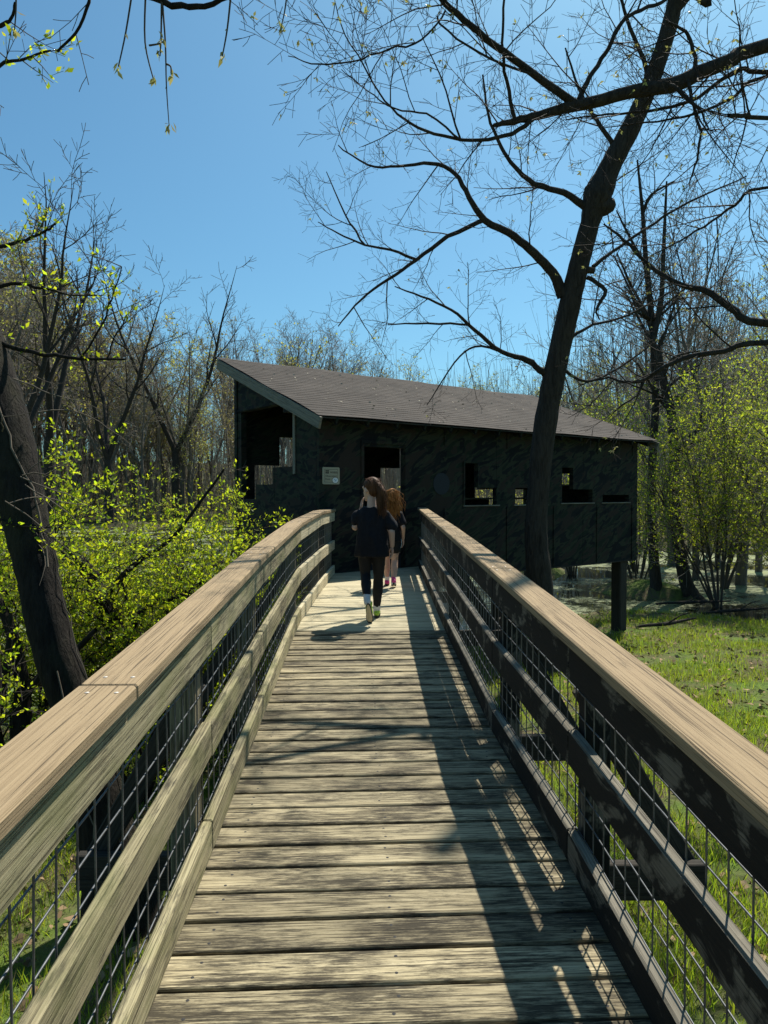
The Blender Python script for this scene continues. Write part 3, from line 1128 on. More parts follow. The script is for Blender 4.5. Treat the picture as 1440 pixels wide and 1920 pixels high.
# leaning bare tree between the bridge and the blind
tr_px = [(1024, 1310, 9.55, 74), (1021, 1240, 9.55, 60), (1013, 1100, 9.5, 48), (1005, 1000, 9.5, 42), (1011, 900, 9.45, 41), (1022, 800, 9.4, 43), (1040, 700, 9.3, 41), (1062, 600, 9.15, 41), (1085, 500, 9.0, 37),
         (1106, 420, 8.85, 36), (1120, 368, 8.75, 54), (1130, 345, 8.7, 48), (1147, 306, 8.6, 39), (1185, 235, 8.4, 35), (1222, 150, 8.1, 31), (1252, 60, 7.85, 30), (1270, -20, 7.6, 28), (1285, -130, 7.3, 25), (1300, -300, 6.9, 20), (1290, -520, 6.4, 18)]
main_limbs = [
    [(1056, 556, 9.1, 24), (1036, 512, 9.0, 19), (1002, 475, 8.85, 17), (965, 444, 8.7, 15), (909, 412, 8.5, 13), (880, 370, 8.35, 10), (852, 325, 8.25, 8), (809, 306, 8.1, 7), (746, 312, 7.9, 5), (690, 309, 7.75, 4), (634, 272, 7.6, 2)],
    [(909, 412, 8.5, 9), (840, 444, 8.4, 8), (781, 487, 8.3, 7), (727, 525, 8.2, 5.5), (677, 562, 8.1, 4), (634, 612, 8.0, 2)],
    [(781, 487, 8.3, 6), (734, 469, 8.2, 5), (684, 459, 8.1, 4), (634, 437, 8.0, 3), (596, 416, 7.95, 1.5)],
    [(684, 459, 8.1, 4), (646, 400, 8.0, 3), (612, 322, 7.9, 1.5)],
    [(1024, 700, 9.3, 17), (1008, 690, 9.2, 12), (990, 675, 9.15, 10), (940, 659, 9.0, 8.5), (890, 619, 8.85, 7), (846, 581, 8.7, 5), (790, 556, 8.6, 4), (740, 537, 8.5, 2)],
    [(878, 609, 8.8, 4.5), (802, 606, 8.6, 4), (727, 609, 8.4, 2)],
    [(940, 659, 9.0, 5), (890, 650, 8.8, 4), (852, 681, 8.7, 3), (800, 760, 8.6, 1.5)],
    [(1098, 388, 8.75, 16), (1059, 362, 8.6, 12), (1002, 344, 8.4, 10), (965, 312, 8.3, 8), (940, 275, 8.2, 7), (915, 215, 8.05, 5), (905, 140, 7.9, 3)],
    [(1160, 290, 8.55, 10), (1125, 235, 8.4, 8), (1100, 195, 8.3, 6), (1082, 160, 8.2, 5), (1060, 90, 8.1, 3)],
    [(1140, 372, 8.75, 9), (1158, 320, 8.7, 8), (1185, 250, 8.6, 6), (1196, 190, 8.5, 4), (1230, 90, 8.4, 3)],
    [(1100, 520, 9.0, 9), (1135, 545, 8.95, 8), (1118, 580, 8.9, 5), (1125, 600, 8.9, 2)],
    [(1112, 500, 8.95, 8), (1150, 470, 9.2, 6), (1210, 430, 9.5, 5), (1290, 380, 9.8, 4), (1400, 330, 10.0, 2)],
    [(1060, 640, 9.2, 7), (1110, 610, 9.4, 5), (1180, 590, 9.7, 4), (1270, 540, 10.0, 2.5)],
    [(1052, 690, 9.25, 7), (1100, 715, 9.5, 5), (1160, 690, 9.8, 4), (1230, 640, 10.0, 2.5)],
    [(1262, 25, 7.7, 14), (1300, -10, 7.6, 12), (1330, 10, 7.55, 10), (1325, -60, 7.5, 8), (1400, -130, 7.4, 5)],
    [(1205, 190, 8.25, 12), (1215, 140, 8.2, 9), (1170, 20, 8.0, 6), (1150, -80, 7.8, 4)],
]
tr_px = far_map(tr_px)
main_limbs = [far_map(l) for l in main_limbs]
base = W(1019, 1215, 10.9)
main_tree = skeleton_tree('bare_tree', (base.x, base.y, ground_z(base.x, base.y)), 'dark bare tree leaning right with a swollen knot, in front of the blind',
                          px_path(tr_px), [px_path(l) for l in main_limbs], 11, 'bark', 'twig_dark', per_m=3.1, tw_len=1.05, bud_share=.02, sides=14)
# knot and broken stub on the trunk
kb = Tubes()
k0 = W(1150, 385, 10.49)
kb.add([k0 - Vector((.22, 0, .03)), k0 - Vector((.12, 0, .0)), k0 + Vector((0, -.01, .0)), k0 + Vector((.03, -.01, 0))], [.15, .15, .085, .02], 10)
obj('knot', kb.mesh('knot'), MATS['bark'], main_tree)
kb = Tubes()
k1 = W(1112, 352, 10.46)
kb.add([k1 - Vector((0, 0, .14)), k1, k1 + Vector((-.02, 0, .05)), k1 + Vector((-.02, 0, .055))], [.13, .13, .10, .01], 9)
obj('knot', kb.mesh('knot'), MATS['bark'], main_tree)
kb = Tubes()
k2 = W(1112, 508, 10.57)
kb.add([k2 - Vector((.10, 0, -.02)), k2 + Vector((.02, 0, 0)), k2 + Vector((.03, 0, .0))], [.06, .045, .01], 8)
obj('knot', kb.mesh('knot'), MATS['bark'], main_tree)

# tree standing off to the right whose limbs cross the top of the view
TRX, TRY = 5.75, 7.3
gz = ground_z(TRX, TRY)
rt_trunk = [(Vector((TRX, TRY, gz - .2)), .30), (Vector((TRX, TRY, gz + .5)), .22), (Vector((TRX - .05, TRY, -.5)), .20), (Vector((TRX - .1, TRY - .05, 1.6)), .19), (Vector((TRX - .12, TRY - .2, 3.6)), .17), (Vector((TRX - .1, TRY - .35, 5.2)), .14), (Vector((TRX, TRY - .5, 8)), .07), (Vector((TRX + .1, TRY - .5, 10)), .02)]
D = 6.8


def join(start, lst): return [start] + px_path(lst)


rt_limbs = [
    join((Vector((TRX - .1, TRY - .33, 4.75)), .12), [(1440, 85, 6.85, 25.9), (1360, 118, D, 26.6), (1260, 158, D, 28.8), (1180, 174, 6.8, 23.8), (1080, 197, 6.8, 21.6), (1010, 215, 6.8, 15.8), (965, 226, 6.8, 13.0), (925, 235, 6.8, 6.5)]),
    px_path([(1080, 195, D, 15.8), (1000, 137, 6.7, 13.7), (930, 87, 6.6, 12.2), (870, 38, 6.5, 11.5), (825, -5, 6.4, 10.8), (770, -70, 6.2, 7.9), (680, -140, 6.0, 5.0)]),
    px_path([(1085, 188, D, 10.8), (1105, 145, 6.85, 8.6), (1135, 100, 6.9, 7.9), (1160, 50, 6.95, 7.2), (1190, 22, 7, 7.2), (1240, 5, 7.1, 6.5), (1300, -40, 7.2, 4.3)]),
    px_path([(966, 226, D, 7.9), (950, 150, 6.7, 6.5), (942, 80, 6.6, 5.0), (946, -5, 6.5, 4.3), (950, -80, 6.4, 2.9)]),
    px_path([(1000, 222, D, 9.4), (960, 250, 6.75, 7.9), (900, 262, 6.7, 6.5), (830, 256, 6.6, 5.8), (770, 232, 6.5, 5.0), (722, 190, 6.4, 3.6), (680, 120, 6.3, 2.9), (640, 50, 6.2, 2.2), (625, -10, 6.15, 1.4)]),
    px_path([(860, 260, 6.6, 4.3), (800, 215, 6.5, 3.6), (740, 205, 6.4, 2.9), (690, 170, 6.35, 2.2), (640, 130, 6.3, 1.4)]),
    px_path([(1000, 140, 6.7, 5.0), (920, 110, 6.5, 4.3), (840, 60, 6.35, 3.6), (820, 30, 6.3, 3.6)]),
    px_path([(835, 20, 6.3, 3.6), (790, 75, 6.2, 3.6), (730, 92, 6.1, 3.6), (660, 115, 6.0, 2.9), (600, 122, 5.9, 2.9), (540, 105, 5.85, 1.4)]),
    join((Vector((TRX - .1, TRY - .1, 1.9)), .09), [(1440, 606, 7.4, 15.8), (1371, 575, 7.5, 14.4), (1321, 544, 7.6, 12.2), (1277, 534, 7.7, 10.1), (1215, 494, 7.9, 7.2), (1171, 450, 8.0, 5.8), (1132, 420, 8.1, 2.9)]),
    join((Vector((TRX - .08, TRY - .05, 1.3)), .08), [(1440, 644, 7.3, 10.8), (1359, 659, 7.4, 10.1), (1296, 668, 7.5, 9.4), (1249, 686, 7.6, 7.9), (1209, 711, 7.7, 6.5), (1171, 717, 7.8, 5.0), (1140, 707, 7.9, 3.6), (1085, 722, 8.0, 1.4)]),
    px_path([(1209, 711, 7.7, 4.3), (1195, 740, 7.7, 3.6), (1165, 760, 7.7, 2.2), (1140, 785, 7.7, 1.1)]),
    join((Vector((TRX - .1, TRY - .2, 3.6)), .05), [(1440, 222, 6.6, 7.9), (1400, 217, 6.5, 8.6), (1366, 216, 6.4, 6.5)]),
    px_path([(1305, 150, D, 8.6), (1300, 95, 6.75, 7.2), (1285, 60, 6.7, 5.8), (1250, 40, 6.7, 3.6)]),
    px_path([(1290, 150, 6.75, 7.2), (1300, 200, 6.6, 5.8), (1315, 245, 6.5, 5.0), (1306, 300, 6.5, 4.3), (1292, 345, 6.5, 2.2)]),
    px_path([(1255, 160, 6.7, 8.6), (1290, 185, 6.6, 6.5), (1310, 205, 6.5, 5.0), (1330, 245, 6.5, 2.2)]),
    join((Vector((TRX - .1, TRY - .3, 4.3)), .06), [(1440, 135, 7.3, 8.6), (1390, 128, 7.3, 7.9), (1310, 180, 7.3, 6.5), (1240, 205, 7.4, 5.8), (1140, 215, 7.5, 3.6), (1060, 225, 7.6, 2.2)]),
    join((Vector((TRX - .1, TRY - .3, 4.1)), .05), [(1440, 145, 7.6, 6.5), (1380, 180, 7.6, 5.8), (1300, 215, 7.6, 5.0), (1230, 228, 7.6, 3.6), (1130, 240, 7.6, 1.4)]),
    join((Vector((TRX - .1, TRY - .2, 3.0)), .05), [(1440, 352, 7.8, 5.8), (1380, 385, 7.9, 5.0), (1320, 425, 8, 4.0), (1260, 460, 8.1, 2.9), (1200, 490, 8.2, 1.4)]),
]
rtree = skeleton_tree('overhanging_tree', (TRX, TRY, gz), 'tree at the right edge whose thick dark limb crosses the top of the sky', rt_trunk, rt_limbs, 23, 'bark', 'twig_dark',
                      per_m=3.6, tw_len=1.0, bud_share=.07, bud_size=.04, tl0=.2)

# leaning dark trunk at the left, with a limb arching overhead
lt_px = [(235, 1760, 4.5, 165), (214, 1640, 4.5, 116), (185, 1500, 4.5, 94), (146, 1350, 4.52, 80), (97, 1200, 4.56, 76), (71, 1080, 4.62, 73), (45, 960, 4.7, 82), (15, 820, 4.8, 88), (-20, 700, 4.9, 90), (-65, 560, 5.0, 86), (-112, 380, 5.05, 76), (-140, 150, 5.0, 66), (-120, -150, 4.8, 50), (-60, -420, 4.5, 32)]
lt_limbs = [
    px_path([(-140, 120, 5.0, 40), (-60, -10, 4.7, 30), (60, -70, 4.4, 22), (180, -60, 4.2, 17), (270, -12, 4.1, 13), (340, 14, 4.05, 11), (400, 5, 4.0, 9), (470, -25, 3.95, 7), (560, -70, 3.9, 4)]),
    px_path([(60, -70, 4.4, 12), (150, -20, 4.25, 8), (165, 5, 4.2, 6), (140, 60, 4.2, 5), (108, 97, 4.2, 4)]),
    px_path([(-52, 600, 4.98, 14), (-20, 632, 4.95, 10), (60, 660, 4.9, 8), (150, 672, 4.85, 6), (235, 674, 4.8, 4)]),
    px_path([(150, 672, 4.85, 4), (185, 620, 4.85, 4), (210, 560, 4.85, 3), (228, 500, 4.9, 2)]),
    px_path([(200, 674, 4.82, 3), (222, 620, 4.8, 3), (238, 590, 4.8, 2)]),
    px_path([(-90, 500, 5.0, 12), (-20, 470, 5.1, 8), (40, 452, 5.2, 6), (75, 438, 5.2, 5), (105, 420, 5.2, 3)]),
    px_path([(-40, 560, 5.0, 10), (20, 530, 5.1, 7), (80, 540, 5.1, 5), (130, 552, 5.1, 3), (190, 555, 5.1, 2)]),
    px_path([(-138, 100, 5.0, 14), (-30, 60, 4.9, 9), (20, 40, 4.7, 6), (28, 5, 4.6, 4)]),
    px_path([(-138, 180, 5.0, 14), (-80, 150, 4.9, 10), (-20, 128, 4.7, 7), (40, 112, 4.6, 5), (95, 95, 4.5, 3)]),
    px_path([(40, 900, 4.72, 5), (-10, 960, 4.6, 4), (60, 990, 4.5, 3), (100, 985, 4.5, 2)]),
]
lb_ = W(215, 1700, 4.5)
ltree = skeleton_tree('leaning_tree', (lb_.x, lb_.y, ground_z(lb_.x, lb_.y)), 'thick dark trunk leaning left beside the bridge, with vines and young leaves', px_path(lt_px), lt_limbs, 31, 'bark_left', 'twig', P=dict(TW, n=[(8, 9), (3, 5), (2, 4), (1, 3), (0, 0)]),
                      per_m=.7, tw_len=.4, sides=16)
# hanging budded twigs from the arching limb
hb_t = Tubes()
bud_nodes = []
for lst in ([(250, -28, 4.1), (236, 60, 4.1), (222, 125, 4.1)], [(273, -12, 4.1), (272, 80, 4.1), (288, 150, 4.1)], [(304, 0, 4.06), (310, 80, 4.05), (312, 160, 4.05), (317, 235, 4.05)], [(433, -10, 3.98), (426, 55, 4.0), (417, 105, 4.0)],
            [(543, -60, 3.91), (538, -10, 3.9), (533, 25, 3.9), (527, 50, 3.9)], [(30, -20, 4.4), (30, 20, 4.4), (27, 60, 4.4)], [(303, 2, 4.06), (302, 70, 4.05), (300, 105, 4.05)], [(280, 85, 4.08), (298, 82, 4.05), (305, 78, 4.05)], [(312, 120, 4.05), (320, 125, 4.05), (321, 140, 4.05)]):
    p, r = smooth_poly([(W(*q), .006 - .0012 * i) for i, q in enumerate(lst)], 4)
    hb_t.add(p, r, 5)
    for q in range(7): bud_nodes.append(p[-1] + Vector((rnd.gauss(0, .008), rnd.gauss(0, .008), rnd.uniform(-.012, .03))))
    bud_nodes.append(p[-5])
obj('hanging_twigs', hb_t.mesh('hanging_twigs'), MATS['twig'], ltree)
gen = np.random.default_rng(5)
Ab = gen.normal(size=(len(bud_nodes), 3)) * .5
Ab[:, 2] -= .9
obj('buds', leaf_mesh('buds', [tuple(p) for p in bud_nodes], .05, gen, A=Ab, wid=.35), MATS['bud'], ltree)
# vines on the trunk
vt = Tubes()
tp_, tr__ = smooth_poly(px_path(lt_px), 6)
rgv = random.Random(9)
for v_ in range(3):
    a0 = rgv.uniform(-1.9, .5)
    i0 = rgv.randint(8, 40)
    i1 = min(len(tp_) - 1, i0 + rgv.randint(12, 34))
    pts = []
    for i in range(i0, i1):
        a0 += rgv.gauss(0, .10)
        rr = tr__[i] + .012 + abs(rgv.gauss(0, .012))
        pts.append(tp_[i] + Vector((math.cos(a0) * rr, math.sin(a0) * rr, 0)))
    if len(pts) > 3: vt.add(pts, [rgv.uniform(.003, .007)] * len(pts), 5)
for v_ in range(13):
    p = W(rgv.uniform(0, 90), rgv.uniform(690, 980), rgv.uniform(4.4, 4.7))
    d = Vector((rgv.uniform(.1, 1), rgv.uniform(-.3, .2), rgv.uniform(-.9, .5))).normalized()
    pts = [p]
    for q in range(9):
        d = (d + Vector((rgv.gauss(0, .18), rgv.gauss(0, .12), rgv.gauss(-.06, .16)))).normalized()
        p = p + d * .075
        pts.append(p)
    vt.add(pts, list(np.linspace(.0045, .0015, 10)), 4)
obj('vines', vt.mesh('vines'), MATS['vine'], ltree)


# leaves along the young sprays: cluster of small leaves at nodes
def leaf_clusters(nodes, rg, share, k, size, name, parent, mat, wid=.5, up=.35):
    C, A = [], []
    for p, d in nodes:
        if rg.random() > share: continue
        for q in range(rg.randint(max(1, k - 1), k + 1)):
            C.append((p.x + rg.gauss(0, size * .25), p.y + rg.gauss(0, size * .25), p.z + rg.gauss(0, size * .25)))
            A.append((d.x * .5 + rg.gauss(0, .55), d.y * .5 + rg.gauss(0, .55), d.z * .5 + rg.gauss(up, .45)))
    gen = np.random.default_rng(rg.randint(0, 99999))
    return obj(name, leaf_mesh(name, C, size, gen, A=np.array(A), wid=wid), MATS[mat], parent)


rgl = random.Random(77)
spr_nodes = []
sp_t = Tubes()
SPP = dict(seg=[.1] * 5, wander=[.08] * 5, trop=[.03] * 5, tip=[.35] * 5, n=[(5, 7), (2, 3), (0, 0)], t0=[.15] * 5, ang=[(30, 60)] * 5, ratio=[.5] * 5, short=.3, thick=.012, lmin=.05, rmin=.0015, max=2, leaf_lvl=0)
for ctrl in lt_limbs[2:7] + [lt_limbs[8], lt_limbs[9]]:
    lp, lr = smooth_poly(ctrl, 6)
    out = [[], [], []]
    ds = dirs_of(lp)
    for i in range(6, len(lp)):
        if rgl.random() < .5: spr_nodes.append((lp[i], ds[i]))
        if rgl.random() < .34:
            dd = (ds[i] + Vector((rgl.gauss(0, .6), rgl.gauss(0, .6), rgl.gauss(.45, .6)))).normalized()
            grow(out, spr_nodes, lp[i], dd, rgl.uniform(.12, .34), .004, 1, SPP, rgl)
    for lst in out:
        for p, r in lst: sp_t.add(p, r, 4)
obj('leafy_twigs', sp_t.mesh('leafy_twigs'), MATS['twig'], ltree)
leaf_clusters(spr_nodes, rgl, .55, 3, .040, 'leaves', ltree, 'leaf_spring')


# spring shrubs at the water's edge on the left
def shrub(name, label, root, stems, seed, size, k, share, mat, P, group=None, twm='twig', lean=(0, 0, 0), spread=.5, length=(2.2, 3.4), rad=.035):
    rg = random.Random(seed)
    e = empty(name, root, label, 'shrub', group)
    out, nodes = [[], [], [], []], []
    root = Vector(root)
    for s in range(stems):
        a = rg.uniform(0, 6.28)
        d = Vector((math.cos(a) * spread * rg.uniform(.2, 1), math.sin(a) * spread * rg.uniform(.2, 1), 1)) + Vector(lean)
        grow(out, nodes, root + Vector((math.cos(a) * .12, math.sin(a) * .12, -.05)), d.normalized(), rg.uniform(*length), rad * rg.uniform(.5, 1.1), 0, P, rg)
    obj('stems', tubes_of(out[:2], [6, 5]).mesh('stems'), MATS['bark_left' if twm == 'twig' else 'twig'], e)
    obj('twigs', tubes_of(out[2:], [4, 3]).mesh('twigs'), MATS[twm], e)
    leaf_clusters(nodes, rg, share, k, size, 'leaves', e, mat)
    return e


SHP = dict(seg=[.25, .16, .11, .09], wander=[.09, .14, .16, .15], trop=[-.01, .0, .01, .02], tip=[.3, .3, .35, .4], n=[(13, 16), (8, 10), (5, 7), (0, 0)], t0=[.2, .12, .1, .1],
           ang=[(30, 75), (30, 65), (30, 65), (30, 60)], ratio=[.50, .50, .5, .5], short=.35, thick=.011, lmin=.08, rmin=.0018, max=3, leaf_lvl=2)
SHP['clip'] = lambda p: (p.x > lerp_tab(LFACE, p.y) - .20 and -1.7 < p.z and p.y < 12.5) or p.z > .75 + (p.x + 2.2) * -.9 or (p.x > -1.75 and p.z > -.25)
sh = lambda x, y: (x, y, max(WATER_Z, ground_z(x, y)) - .05)
shrub('leafy_shrub', 'largest yellow-green leafy shrub leaning over the duckweed right of the dark trunk', sh(-2.55, 8.3), 9, 101, .044, 3, .64, 'leaf_spring', SHP, lean=(.12, -.05, 0), spread=.62, length=(2.2, 3.3), group='spring shrubs left of the bridge')
shrub('leafy_shrub', 'young green shrub in the far left corner behind the dark trunk', sh(-3.75, 7.2), 7, 102, .044, 3, .7, 'leaf_spring', SHP, lean=(.05, .05, 0), spread=.6, length=(2.2, 3.2), group='spring shrubs left of the bridge')
shrub('leafy_shrub', 'leafy shrub whose tips reach the left railing near the blind', sh(-2.35, 9.6), 5, 103, .044, 3, .75, 'leaf_spring', SHP, lean=(.15, 0, 0), spread=.5, length=(1.1, 1.9), group='spring shrubs left of the bridge')
shrub('leafy_shrub', 'small leafy shrub low at the left edge in front of the dark trunk', sh(-2.95, 4.9), 5, 104, .04, 3, .7, 'leaf_spring', dict(SHP, n=[(6, 8), (4, 6), (3, 4), (0, 0)]), lean=(-.02, .05, 0), spread=.35, length=(1.5, 2.25), group='spring shrubs left of the bridge')
shrub('leafy_shrub', 'low leafy shrub hugging the foot of the mossy stump by the left railing', sh(-2.35, 6.7), 5, 105, .04, 3, .8, 'leaf_spring', dict(SHP, n=[(6, 8), (4, 6), (3, 4), (0, 0)]), lean=(.1, 0, 0), spread=.8, length=(.9, 1.6), group='spring shrubs left of the bridge')

shrub('leafy_shrub', 'leafy shrub between the dark trunk and left railing, in front of the largest one', sh(-2.25, 7.5), 6, 106, .042, 3, .66, 'leaf_spring', SHP, lean=(-.10, 0, 0), spread=.55, length=(1.5, 2.3), group='spring shrubs left of the bridge')
shrub('leafy_shrub', 'leafy shrub standing back over the duckweed left of the blind corner', sh(-4.3, 10.2), 4, 107, .046, 3, .6, 'leaf_spring', SHP, lean=(.05, 0, 0), spread=.5, length=(1.6, 2.5), group='spring shrubs left of the bridge')

# mossy leaning stem behind the trunk
st = [(275, 1290, 7.4, 62), (232, 1215, 7.4, 42), (205, 1150, 7.4, 34), (180, 1090, 7.4, 26), (150, 1050, 7.4, 20), (120, 1020, 7.4, 14)]
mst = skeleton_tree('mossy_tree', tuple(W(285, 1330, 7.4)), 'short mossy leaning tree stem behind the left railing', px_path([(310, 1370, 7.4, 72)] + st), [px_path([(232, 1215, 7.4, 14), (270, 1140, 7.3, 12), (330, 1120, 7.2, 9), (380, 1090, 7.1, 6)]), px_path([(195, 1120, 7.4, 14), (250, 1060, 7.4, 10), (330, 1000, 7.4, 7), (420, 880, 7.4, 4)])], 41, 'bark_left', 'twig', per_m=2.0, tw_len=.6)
st2 = [(38, 1420, 6.6, 46), (42, 1330, 6.6, 34), (40, 1270, 6.6, 26), (20, 1180, 6.6, 20), (-20, 1090, 6.7, 14)]
skeleton_tree('small_tree', tuple(W(38, 1400, 6.6)), 'thin forked dark tree at the lower left edge beside the trunk', px_path(st2), [px_path([(42, 1310, 6.6, 20), (75, 1270, 6.5, 17), (120, 1240, 6.4, 14), (180, 1180, 6.3, 9)]), px_path([(-40, 1440, 6.4, 40), (-10, 1330, 6.4, 30), (15, 1240, 6.4, 14), (20, 1150, 6.4, 8)])], 42, 'bark_left', 'twig', per_m=1.5, tw_len=.5)

# ------------------------------------------------------------------ the woods
FP = dict(seg=[1.2, .7, .55, .5, .5], wander=[.035, .10, .13, .15, .15], trop=[.03, .06, .07, .06, .05], tip=[.06, .15, .3, .4, .4], n=[(15, 19), (8, 10), (5, 7), (3, 4), (0, 0)], t0=[.32, .15, .12, .1, .1],
          ang=[(30, 55), (28, 55), (28, 55), (28, 55), (30, 60)], ratio=[.36, .45, .48, .5, .5], short=.45, thick=.016, lmin=.35, rmin=.013, max=4, leaf_lvl=3, tpow=1.0)


def far_proto(seed, H, fork, leafy, P=FP, lean=.03):
    """returns meshes (trunk, branches, leaves or None) with the base at the origin"""
    rg = random.Random(seed)
    out, nodes = [[], [], [], [], []], []
    d = Vector((rg.gauss(0, lean), rg.gauss(0, lean), 1)).normalized()
    if fork:
        n = 5
        pts = [Vector((0, 0, 0))]
        h = H * rg.uniform(.22, .34)
        for i in range(n): pts.append(pts[-1] + (d + Vector((rg.gauss(0, .04), rg.gauss(0, .04), 0))) * (h / n))
        R = H * P.get('rad', .0125)
        out[0].append((pts, list(np.linspace(R * 1.25, R, n + 1))))
        for s in range(fork):
            a = s * 6.28 / fork + rg.uniform(-.5, .5)
            dd = Vector((math.cos(a) * .42, math.sin(a) * .42, 1)).normalized()
            grow(out, nodes, pts[-1], dd, (H - h) * rg.uniform(.8, 1.08), R * .7, 0, dict(P, n=[(9, 11)] + P['n'][1:], t0=[.2] + P['t0'][1:]), rg)
    else:
        grow(out, nodes, Vector((0, 0, 0)), d, H, H * .0105, 0, P, rg)
    tm = tubes_of(out[:2], [7, 5]).mesh('trunk')
    bm_ = tubes_of(out[2:], [4, 3, 3]).mesh('branches')
    top_ = max(p.z for lst in out for pts, _ in lst for p in pts)
    kz = H / top_
    lm = None
    if leafy:
        sel = [q for q in nodes if rg.random() < leafy]
        C = [(p.x + rg.gauss(0, .12), p.y + rg.gauss(0, .12), p.z + rg.gauss(0, .12)) for p, _ in sel]
        lm = leaf_mesh('leaves', C, .25, np.random.default_rng(seed), wid=.75)
    for me in (tm, bm_, lm):
        if me is not None: me.transform(Matrix.Scale(kz, 4))
    return tm, bm_, lm


HP = dict(FP, thick=.018, n=[(9, 12), (6, 8), (5, 7), (3, 4), (0, 0)], wander=[.06, .13, .15, .15, .15], rad=.0135)
protos = {
    'bare': [far_proto(201, 20, 0, 0), far_proto(202, 20, 2, 0), far_proto(203, 20, 3, 0), far_proto(206, 20, 0, 0, lean=.08)],
    'green': [far_proto(204, 20, 0, .9), far_proto(205, 20, 2, .8), far_proto(207, 20, 3, .6)],
    'hero': [far_proto(221, 20, 2, 0, HP), far_proto(222, 20, 3, 0, HP), far_proto(223, 20, 2, 0, HP, .06)],
}
SAP = dict(FP, seg=[1.0, .6, .5, .4, .4], n=[(14, 18), (5, 7), (3, 5), (0, 0)], t0=[.12, .15, .15, .1], ratio=[.28, .45, .5, .5, .5], max=3, leaf_lvl=2)


def put_tree(kind, idx, x, y, H, rotz, label, group, name, bark='bark_far', twig='twig_grey', leafm='leaf_far', zoff=0):
    tm, bm_, lm = protos[kind][idx]
    s = H / 20
    z = max(ground_z(x, y), WATER_Z - .3) - .15 + zoff
    M = Matrix.Translation((x, y, z)) @ Matrix.Rotation(rotz, 4, 'Z') @ Matrix.Diagonal((s * 1.0, s * 1.0, s, 1))
    e = bpy.data.objects.new(name, None)
    place(e, M)
    tag(e, label, 'tree', group)
    for nm, me, mt in (('trunk', tm, bark), ('crown', bm_, twig), ('leaves', lm, leafm)):
        if me is None: continue
        o = bpy.data.objects.new(nm, me)
        if not me.materials: me.materials.append(MATS[mt])
        o.parent = e
        COL.objects.link(o)
        o.material_slots[0].link = 'OBJECT'
        o.material_slots[0].material = MATS[mt]
    return e


rf = random.Random(55)
SIL = [(-200, 250), (0, 300), (60, 330), (130, 430), (180, 450), (240, 520), (300, 500), (360, 520), (420, 570), (480, 610), (560, 600), (640, 620), (720, 655), (780, 690), (900, 690), (1000, 690), (1080, 640), (1150, 560), (1250, 470), (1350, 400), (1440, 350), (1700, 330)]


def from_px(px, d): return (px - 720) / F_PX * d


def far_tree(px, d, ytop, kind, idx, label, group, name='far_tree', **kw):
    x = from_px(px, d)
    z = max(ground_z(x, d), WATER_Z)
    ztop = W(px, ytop, d).z
    H = max(4.0, ztop - z)
    return put_tree(kind, idx, x, d, H, rf.uniform(0, 6.28), label, group, name, **kw)


# trees one can point to
far_tree(330, 74, 462, 'hero', 0, 'tall forked bare tree standing clear of the wood left of the blind roof', 'tall bare trees of the far wood', bark='bark', twig='twig')
far_tree(205, 66, 430, 'hero', 1, 'spreading bare treetop between the left edge and the tall forked tree', 'tall bare trees of the far wood', bark='bark', twig='twig')
far_tree(30, 46, 262, 'hero', 1, 'tallest bare tree at the left edge of the sky', 'tall bare trees of the far wood', bark='bark', twig='twig')
far_tree(85, 50, 315, 'hero', 2, 'bare tree with curving limbs just right of the tallest left one', 'tall bare trees of the far wood', bark='bark', twig='twig')
far_tree(-60, 44, 300, 'hero', 0, 'bare tree cut by the left edge of the view', 'tall bare trees of the far wood', bark='bark', twig='twig')
far_tree(270, 70, 560, 'bare', 0, 'slender bare tree between two taller ones left of the blind', 'tall bare trees of the far wood')
far_tree(660, 95, 612, 'bare', 2, 'round-topped grey tree above the middle of the blind roof', 'tall bare trees of the far wood')
far_tree(590, 95, 598, 'green', 2, 'budding tree above the left half of the blind roof', 'tall bare trees of the far wood')
far_tree(530, 92, 595, 'green', 2, 'budding tree above the upper corner of the blind roof', 'tall bare trees of the far wood')

for i in range(112):
    px = rf.uniform(-260, 460)
    d = rf.uniform(70, 108)
    t = lerp_tab(SIL, px) + rf.uniform(60, 260)
    g = rf.random() < .72
    far_tree(px, d, t, 'green' if g else 'bare', rf.randint(0, 2), 'budding yellow-green tree in the mass of the far wood left of the blind' if g else 'bare grey tree in the mass of the far wood left of the blind', 'trees of the far wood on the left', leafm=rf.choice(['leaf_far', 'leaf_far_dull']))
for i in range(46):
    px = rf.uniform(430, 760)
    d = rf.uniform(92, 128)
    t = lerp_tab(SIL, px) + rf.uniform(-15, 75)
    g = rf.random() < .45
    far_tree(px, d, t, 'green' if g else 'bare', rf.randint(0, 2), '%s tree of the far wood rising behind the left half of the blind roof' % ('budding' if g else 'bare grey'), 'trees of the far wood behind the blind', leafm=rf.choice(['leaf_far', 'leaf_far_dull']))
for i in range(34):
    px = rf.uniform(740, 1120)
    d = rf.uniform(95, 135)
    t = lerp_tab(SIL, px) + rf.uniform(-15, 70)
    g = rf.random() < .65
    far_tree(px, d, t, 'green' if g else 'bare', rf.randint(0, 2), '%s distant tree low above the right half of the blind roof' % ('budding' if g else 'bare'), 'trees of the far wood behind the blind')
for i in range(56):
    px = rf.uniform(1060, 1720)
    d = rf.uniform(44, 92)
    t = lerp_tab(SIL, px) + rf.uniform(60, 330)
    g = rf.random() < .75
    far_tree(px, d, t, 'green' if g else 'bare', rf.randint(0, 2), '%s tree of the wood on the right beyond the duckweed' % ('budding' if g else 'bare'), 'trees of the wood on the right')
